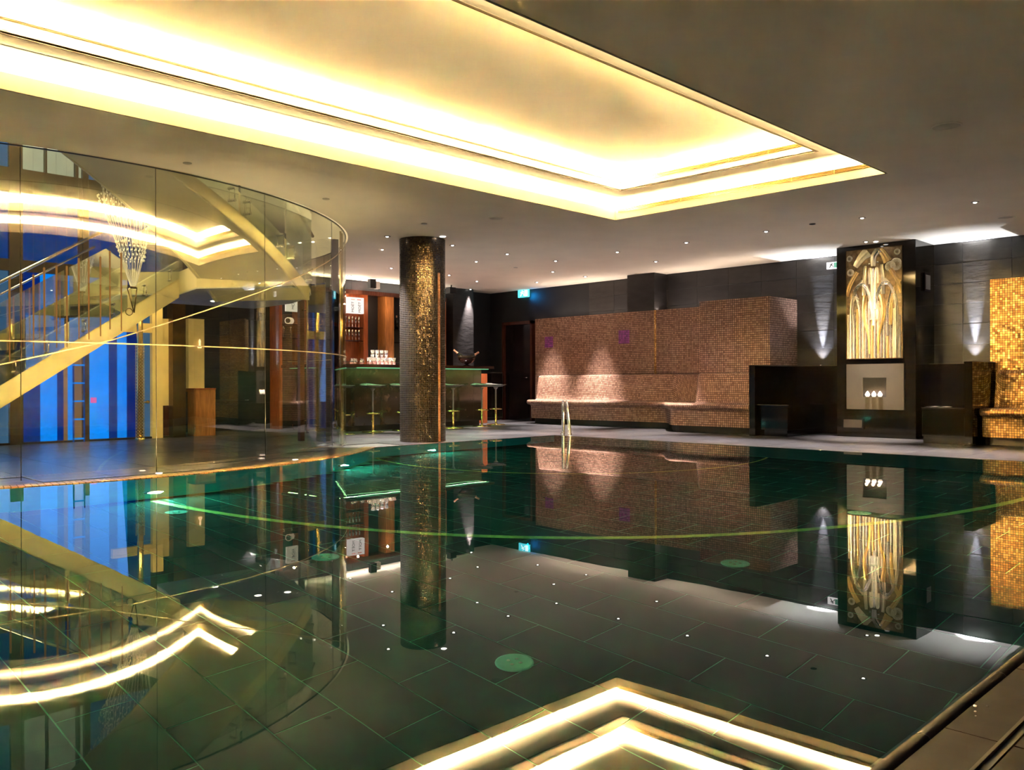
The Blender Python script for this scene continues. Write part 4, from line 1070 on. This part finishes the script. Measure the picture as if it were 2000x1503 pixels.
# lower stair flight: straight, climbing to the right
A0, B0 = Vector((2.5, 10.2)), Vector((4.74, 10.8)); dirv = (B0-A0).normalized(); nrm = Vector((-dirv.y, dirv.x)); Lf = (B0-A0).length
sl = (1.95-.55)/Lf
sta = thing('staircase', 'cream painted staircase climbing inside the glass enclosure', 'staircase', (2.0, 10.5, 0))
def fl(s_, off, z): p = A0+dirv*s_+nrm*off; return Vector((p.x, p.y, z))
s0 = -(.55)/sl+.02
for nm, off in (('stringer', 0), ('stringer', 1.15)):
    b = MB()
    lo = lambda s_: .55+sl*s_; hi = lambda s_: lo(s_)+.50
    sa = s0; P = [(sa, lo(sa)), (Lf, lo(Lf)), (Lf+.0, hi(Lf)-.03), (sa, hi(sa))]
    for o2, fl_ in ((off, False), (off+.05, True)):
        q = [fl(s_, o2, max(z, .003)) for s_, z in P]; b.face(q[::-1] if fl_ else q)
    for i in range(4):
        (sa_, za), (sb, zb) = P[i], P[(i+1) % 4]; b.face([fl(sa_, off, max(za, .003)), fl(sa_, off+.05, max(za, .003)), fl(sb, off+.05, max(zb, .003)), fl(sb, off, max(zb, .003))])
    b.build(nm, MT['cream'], sta)
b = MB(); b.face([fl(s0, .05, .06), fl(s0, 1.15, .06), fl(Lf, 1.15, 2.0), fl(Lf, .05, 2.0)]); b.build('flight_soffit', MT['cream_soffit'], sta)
ns = 13
for k in range(ns):
    s1 = s0+(Lf-s0)*k/ns; s2 = s0+(Lf-s0)*(k+1)/ns+.02; z = .30+ (Lf-s0)*sl*(k)/ns
    P = [fl(s_, o2, 0) for s_, o2 in ((s1, .05), (s2, .05), (s2, 1.15), (s1, 1.15))]
    MB().prism([(p.x, p.y) for p in P], z, z+.04).build('tread', MT['deck'], sta)
# landing
LP = [(4.59, 9.97), (5.31, 9.0), (5.55, 9.12), (5.74, 9.32), (5.98, 9.66), (6.2, 10.15), (6.42, 10.9), (6.45, 12.05), (4.95, 12.05), (4.74, 10.8)]
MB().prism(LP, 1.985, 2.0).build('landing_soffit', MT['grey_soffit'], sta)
MB().prism([(p[0]*.997+.012, p[1]*.999+.01) for p in LP], 2.0, 2.28).build('landing', MT['cream'], sta)
# upper flight: curved, climbing to the left and towards the glass
def hz(a): return 2.04+.0372*(-58.7-a)
ang = [-54-(56*k/40) for k in range(41)]
ri, ro = 3.25, 4.45
def pc(R, a, z): return Vector((C[0]+R*math.cos(math.radians(a)), C[1]+R*math.sin(math.radians(a)), z))
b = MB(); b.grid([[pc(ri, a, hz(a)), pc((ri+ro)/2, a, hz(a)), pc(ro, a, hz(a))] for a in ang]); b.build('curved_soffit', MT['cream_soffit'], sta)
for R_, t_ in ((ro, .05), (ri, .05)):
    b = MB(); rows = [[pc(R_, a, hz(a)-.004), pc(R_+t_, a, hz(a)-.004), pc(R_+t_, a, hz(a)+.36), pc(R_, a, hz(a)+.36), pc(R_, a, hz(a)-.004)] for a in ang]
    b.grid(rows); b.face(rows[0][:4]); b.face(rows[-1][:4][::-1]); b.build('curved_stringer', MT['cream'], sta)
for k in range(14):
    a0, a1 = -58-3.6*k, -58-3.6*(k+1)-.3; P = [pc(ri+.05, a0, 0), pc(ro, a0, 0), pc(ro, a1, 0), pc(ri+.05, a1, 0)]; z = hz(a0)+.18
    MB().prism([(p.x, p.y) for p in P][::-1], z, z+.04).build('tread', MT['deck'], sta)
# glass balustrades with clamps, steel handrails
for k in range(4):
    s1, s2 = s0+.1+(Lf-s0)*k/4, s0+(Lf-s0)*(k+1)/4+.04
    z = lambda s_, h_: .55+sl*s_+h_
    b = MB(); q = [fl(s1, -.02, z(s1, .25)), fl(s2, -.02, z(s2, .25)), fl(s2, -.02, z(s2, 1.12)), fl(s1, -.02, z(s1, 1.12))]; b.face(q)
    b.face([p+Vector((nrm.x, nrm.y, 0))*.012 for p in q][::-1]); b.build('balustrade_glass', MT['glass_rail'], sta)
    for sm in (s1+.18, s2-.2):
        for h_ in (.30, .42):
            p = fl(sm, 0, z(sm, h_)); q_ = p-Vector((nrm.x, nrm.y, 0))*.05
            MB().tube([p, q_], .016, 10).build('clamp', MT['steel'], sta)
        MB().tube([fl(sm, -.045, z(sm, .30)), fl(sm, -.045, z(sm, .42))], .005, 6).build('clamp_link', MT['steel'], sta)
for off in (1.18,):
    MB().tube([fl(s_, off, .55+sl*s_+1.08) for s_ in (s0+.1, 0, 1, Lf-.15)], .021, 10).build('handrail', MT['steel'], sta)
    MB().tube([fl(s_, off+.05, .55+sl*s_+.92) for s_ in (s0+.3, 0, 1, Lf-.35)], .014, 10).build('lower_rail', MT['steel'], sta)
for a0, a1 in ((-54, -62), (-62.4, -72), (-72.4, -84), (-84.4, -96)):
    b = MB(); n = 8; R_ = ro+.08
    A_ = [a0+(a1-a0)*k/n for k in range(n+1)]
    b.grid([[pc(R_, a, hz(a)+.12), pc(R_, a, hz(a)+1.05)] for a in A_]); b.grid([[pc(R_-.012, a, hz(a)+.12), pc(R_-.012, a, hz(a)+1.05)] for a in A_], flip=True)
    b.build('balustrade_glass', MT['glass_rail'], sta)
    for a in (a0-1.2, a1+1.2):
        for h_ in (.18, .31): MB().tube([pc(ro+.05, a, hz(a)+h_), pc(ro+.13, a, hz(a)+h_)], .017, 10).build('clamp', MT['steel'], sta)
        MB().tube([pc(ro+.12, a, hz(a)+.18), pc(ro+.12, a, hz(a)+.31)], .005, 6).build('clamp_link', MT['steel'], sta)
MB().tube([pc(ro-.02, a, hz(a)+.98) for a in (-50, -54, -58, -62, -66, -70)], .02, 10).build('handrail', MT['bronze'], sta)
# small lamps in the landing soffit
for i, (x, y) in enumerate(((5.62, 10.4), (5.45, 11.3), (6.0, 10.3))):
    t = thing('ceiling_spotlight', ('nearest', 'middle', 'farthest')[i]+' small lamp in the underside of the stair landing', 'light', (x, y, 1.985), 'lamps under the stair landing')
    MB().lathe([(.045, 0), (.045, -.006), (.03, -.008), (0, -.005)], (x, y, 1.985), 16).build('lens', MT['lamp'], t)
    light('landing_lamp', 'SPOT', (x, y, 1.97), 14, (1, .95, .9), (x, y, 0), spot_size=math.radians(90), spot_blend=1, shadow_soft_size=.02)

# chandelier: rings of crystals on a cone of wires
chd = thing('chandelier', 'crystal chandelier of hanging bead rings beside the stair', 'chandelier', (3.85, 10.05, 2.0))
kx, ky = 3.85, 10.05
def bead(b, p, r_):
    t_ = [Vector((1, 0, 0)), Vector((0, 1, 0)), Vector((-1, 0, 0)), Vector((0, -1, 0))]; up_, dn = Vector((0, 0, 1.5)), Vector((0, 0, -1.5)); p = Vector(p)
    for k in range(4):
        b.face([p+t_[k]*r_, p+t_[(k+1) % 4]*r_, p+up_*r_]); b.face([p+t_[(k+1) % 4]*r_, p+t_[k]*r_, p+dn*r_])
for (z, R_, ox, n_) in ((2.98, .25, -.08, 26), (2.92, .25, -.07, 26), (2.86, .25, -.05, 26), (2.80, .24, -.03, 26), (2.46, .165, 0, 24), (2.41, .155, 0, 22), (2.36, .145, .005, 22), (2.31, .135, .01, 20), (2.26, .125, .01, 18)):
    b = MB()
    for k in range(n_):
        a = 2*math.pi*k/n_; bead(b, (kx+ox+R_*math.cos(a), ky-ox+R_*math.sin(a), z+random.uniform(-.004, .004)), .010)
    tag(b.build('crystal_ring', MT['crystal'], chd), kind='stuff')
b = MB()
for k in range(20):
    a = 2*math.pi*k/20
    b.tube([(kx-.06+.25*math.cos(a), ky+.06+.25*math.sin(a), 3.4), (kx-.03+.24*math.cos(a), ky+.03+.24*math.sin(a), 2.80), (kx+.165*math.cos(a), ky+.165*math.sin(a), 2.46), (kx+.02+.03*math.cos(a), ky+.03*math.sin(a), 1.96)], .0022, 4, caps=False)
tag(b.build('wire', MT['crystal'], chd), kind='stuff')
b = MB()
for k in range(34):
    f = k/33; z = 3.9-.9*f
    for q in range(5): bead(b, (kx-.52+.40*f+.10*math.cos(q*1.3+k), ky+.45-.35*f+.10*math.sin(q*1.3+k), z), .010)
tag(b.build('crystal_strand', MT['crystal'], chd), kind='stuff')
b = MB(); b.lathe([(.0, 0), (.035, 0), (.035, .02), (.0, .02)], (kx+.02, ky, 1.94), 12); b.build('hub', MT['bronze'], chd)
for d_ in (-.05, .03): MB().tube([(kx+.02+d_, ky-d_, 1.95), (kx+.03, ky, 1.66)], .006, 6).build('stay', MT['bronze'], chd)
b = MB(); rg_ = [(kx-.015+.04*math.cos(a), ky+.03, 1.67+.04*math.sin(a)) for a in [2*math.pi*k/16 for k in range(17)]]; b.tube(rg_, .005, 6, caps=False); b.build('ring', MT['bronze'], chd)
MB().tube([(kx-.02, ky, 3.4), (kx-.3, ky+.3, 6.19)], .004, 6).build('cable', MT['steel'], chd)

# ---------------- facade behind the stair
fac = struct('window_1', MB().box(X0, FY+.30, 0, FX, FY+.34, 6.2), MT['black_matt'])
def pane(x0, x1, z0, z1, key): MB().box(x0, FY+.02, z0, x1, FY+.03, z1).build('pane', BL[key], fac)
def mull(x0, x1, z0, z1, d_=.10): MB().box(x0, FY-.06, z0, x1, FY+.03+d_, z1).build('mullion', MT['mullion'], fac)
# below the stair band
low = [(3.565, 3.80, 'navy'), (3.80, 4.02, 'azure'), (4.02, 4.105, 'navy'), (4.105, 4.16, 'tan'), (4.16, 4.24, 'azure'), (4.24, 4.35, 'tan'), (4.43, 4.73, 'azure'), (4.73, 4.85, 'navy'), (4.85, 4.99, 'azure'), (4.99, 5.16, 'navy'), (5.16, 5.34, 'steel'), (X0+.1, 3.40, 'steel')]
for (a, c_, k_) in low: pane(a, c_, .03, 2.40 if k_ != 'x' else 1, k_)
for (a, c_, k_) in ((3.565, 4.35, 'navy'), (4.43, 5.16, 'mid'), (5.16, 5.34, 'navy')): pass
for (a, c_, k_) in ((X0+.1, 3.40, 'mid'), (3.565, 3.75, 'mid'), (3.75, 4.35, 'mid'), (4.43, 4.95, 'mid'), (4.95, 5.5, 'mid')): pane(a, c_, 2.56, 3.49, k_)
for (a, c_, k_) in ((X0+.1, 3.40, 'steel'), (3.565, 3.85, 'pale'), (3.88, 4.25, 'pale'), (4.3, 4.35, 'pale'), (4.43, 5.5, 'steel')): pane(a, c_, 3.82, 5.2, k_)
for a, c_ in ((3.40, 3.565), (4.35, 4.43)): mull(a, c_, 0, 6.1)
mull(3.855, 3.875, 3.8, 5.2, 0); mull(4.255, 4.29, 3.8, 5.2, 0); mull(4.30, 4.34, 2.5, 3.5, 0); mull(5.5, FX, 2.4, 6.1)
for (z0, z1) in ((2.40, 2.56), (3.49, 3.82), (5.2, 5.5), (.0, .03)): MB().box(X0, FY-.05, z0, FX, FY+.10, z1).build('transom', MT['mullion'], fac)
# yellow lit reveal, brown post, niche
MB().box(5.34, FY-.07, .003, 5.50, FY+.03, 2.05).build('yellow_post', MT['yellow_panel'], fac)
MB().box(4.75, FY-.065, 1.62, 5.34, FY+.02, 1.76).build('yellow_header', MT['yellow_panel'], fac)
MB().box(5.50, FY+.0, .50, 5.62, FY+.03, 1.85).build('yellow_panel', MT['yellow_panel'], fac)
MB().box(5.50, FY+.0, .003, 5.62, FY+.03, .50).build('dark_panel', MT['wood_dark'], fac)
MB().box(5.62, FY-.16, .003, 5.82, FY+.05, 2.4).build('brown_post', MT['bronze'], fac)
light('lobby_lamp', 'AREA', (5.2, 12.6, 2.35), 5, (1, .72, .3), (5.3, 13.2, 1.2), size=.15)
# blue light outside the glazing is what reaches the floor
light('facade_glow', 'AREA', (4.0, FY-.15, 1.3), 12, (.15, .35, 1), (4.0, 9, .6), shape='RECTANGLE', size=1.8, size_y=1.6)
# lit niche further right
t = thing('wall_niche', 'yellow lit wooden niche panel behind the wooden pedestal', 'niche', (6.2, 14.2, 1.2))
MB().box(6.38, 14.18, .75, 6.66, 14.285, 1.95).build('niche_panel', MT['yellow_panel'], t)
MB().box(6.36, 14.1, .70, 6.68, 14.285, .76).build('niche_shelf', MT['wood'], t)
MB().lathe([(0, 0), (.03, 0), (.035, .02), (.012, .06), (.02, .12), (0, .16)], (6.56, 14.14, 1.45), 12).build('niche_lamp', emis('niche_lamp', (1, .6, .3), 2), t)
# rungs of the blue ladder shelf and door handle
t = thing('ladder_shelf', 'blue lit ladder-like shelf standing in front of the glazing', 'shelf', (4.3, FY-.08, 0))
for z in (.04, .32, .58, .84, 1.10, 1.36): MB().box(4.20, FY-.09, z, 4.36, FY-.06, z+.022).build('rung', BL['azure'], t)
for x in (4.20, 4.345): MB().box(x, FY-.09, .003, x+.015, FY-.06, 1.5).build('rail', BL['mid'], t)
t = thing('door_lever', 'brass door lever on the blue glazed door', 'door handle', (5.26, FY-.03, .55))
MB().tube([(5.29, FY-.02, .56), (5.29, FY-.07, .56), (5.20, FY-.07, .555)], .012, 8).build('lever', MT['brass'], t)
MB().tube([(5.29, FY+.01, .56), (5.29, FY-.03, .56)], .026, 12).build('rose', MT['brass'], t)
t = tag(MB().box(4.47, FY-.0, .56, 4.55, FY+.015, .64).build('window_sticker', plain('magenta', (.6, .1, .4), .5, emit=(.7, .05, .5), es=.4)), 'small magenta square sticker on the azure pane', 'sticker')
# bead column
b = MB()
for k in range(60):
    z = .03+k*.0235
    for q in range(9): bead(b, (5.08+.060*math.cos(q*.7+(k % 2)*.35), FY-.25+.060*math.sin(q*.7+(k % 2)*.35), z), .008)
t = thing('bead_column', 'slim column of pale gold beads in front of the blue glazing', 'bead column', (5.08, FY-.25, 0))
tag(b.build('bead', plain('gold_bead', (.75, .66, .38), .25, metal=.5), t), kind='stuff')
MB().tube([(5.08, FY-.25, 0.003), (5.08, FY-.25, 2.3)], .045, 12).build('core', MT['brass'], t)
MB().lathe([(.07, 0), (.07, .02), (.045, .03)], (5.08, FY-.25, .003), 16).build('foot', MT['brass'], t)
# amber reflections in the glass, built as glowing rods on added wires
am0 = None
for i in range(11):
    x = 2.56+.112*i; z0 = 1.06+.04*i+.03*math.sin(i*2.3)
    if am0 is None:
        am0 = thing('amber_reflection_rod', 'x', 'reflection_rod', (0, 0, 0)); 
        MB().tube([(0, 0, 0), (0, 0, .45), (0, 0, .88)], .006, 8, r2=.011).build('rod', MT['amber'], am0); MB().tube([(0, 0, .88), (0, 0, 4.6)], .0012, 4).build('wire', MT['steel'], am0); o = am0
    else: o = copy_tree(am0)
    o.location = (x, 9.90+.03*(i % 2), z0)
    o['label'] = '%s slender amber rod standing in for a reflection over the stair' % ('leftmost', 'second', 'third', 'fourth', 'fifth', 'middle', 'seventh', 'eighth', 'ninth', 'tenth', 'rightmost')[i]; o['group'] = 'amber rods standing in for reflections over the stair'
# wooden pedestal
t = thing('pedestal', 'plain wooden pedestal box beside the brown post', 'pedestal', (6.15, 13.3, 0))
MB().box(6.02, 13.12, .003, 6.35, 13.42, .745).build('body', MT['wood'], t, bevel=.004)
MB().box(6.015, 13.115, .745, 6.355, 13.425, .765).build('top', MT['wood_red'], t)
light('pedestal_lamp', 'SPOT', (5.75, 12.4, 2.3), 14, (1, .75, .35), (6.1, 13.2, .5), spot_size=math.radians(55), spot_blend=1, shadow_soft_size=.05)
for (x, y, tx, ty, tz) in ((4.92, 8.28, 4.75, 8.9, 2.5), (3.3, 7.97, 3.9, 9.0, 2.8)):  # added lamps in the rim deck, they brighten the curved stringer and soffit
    t = thing('rim_fill_light', ('right' if x > 4 else 'left')+' added fill lamp in the rim deck outside the glass enclosure', 'lamp', (x, y, .003), 'added fill lamps in the rim deck')
    MB().lathe([(.03, 0), (.03, .004), (.02, .005), (0, .003)], (x, y, .003), 14).build('lens', MT['flame'], t)
    light('rim_fill_light', 'SPOT', (x, y, .03), 65 if x > 4 else 25, (1, .80, .42), (tx, ty, tz), spot_size=math.radians(85), spot_blend=1, shadow_soft_size=.02)
light('stair_fill_spot', 'SPOT', (2.2, 7.35, H-.03), 75, (1, .80, .42), (3.4, 10.3, 1.1), spot_size=math.radians(48), spot_blend=1, shadow_soft_size=.015)  # added spot outside the glass, brightens the lower stringer
light('stair_fill_light', 'AREA', (3.5, 11.6, 5.6), 170, (1, .80, .45), (4.2, 10.2, 2), size=1.2)  # added light high in the void to lift the dim stair
light('stair_fill_light', 'SPOT', (3.2, 9.0, 2.75), 90, (1, .80, .42), (3.9, 10.6, 1.1), spot_size=math.radians(110), spot_blend=1, shadow_soft_size=.1)  # added spot inside the glass, brightens the lower flight
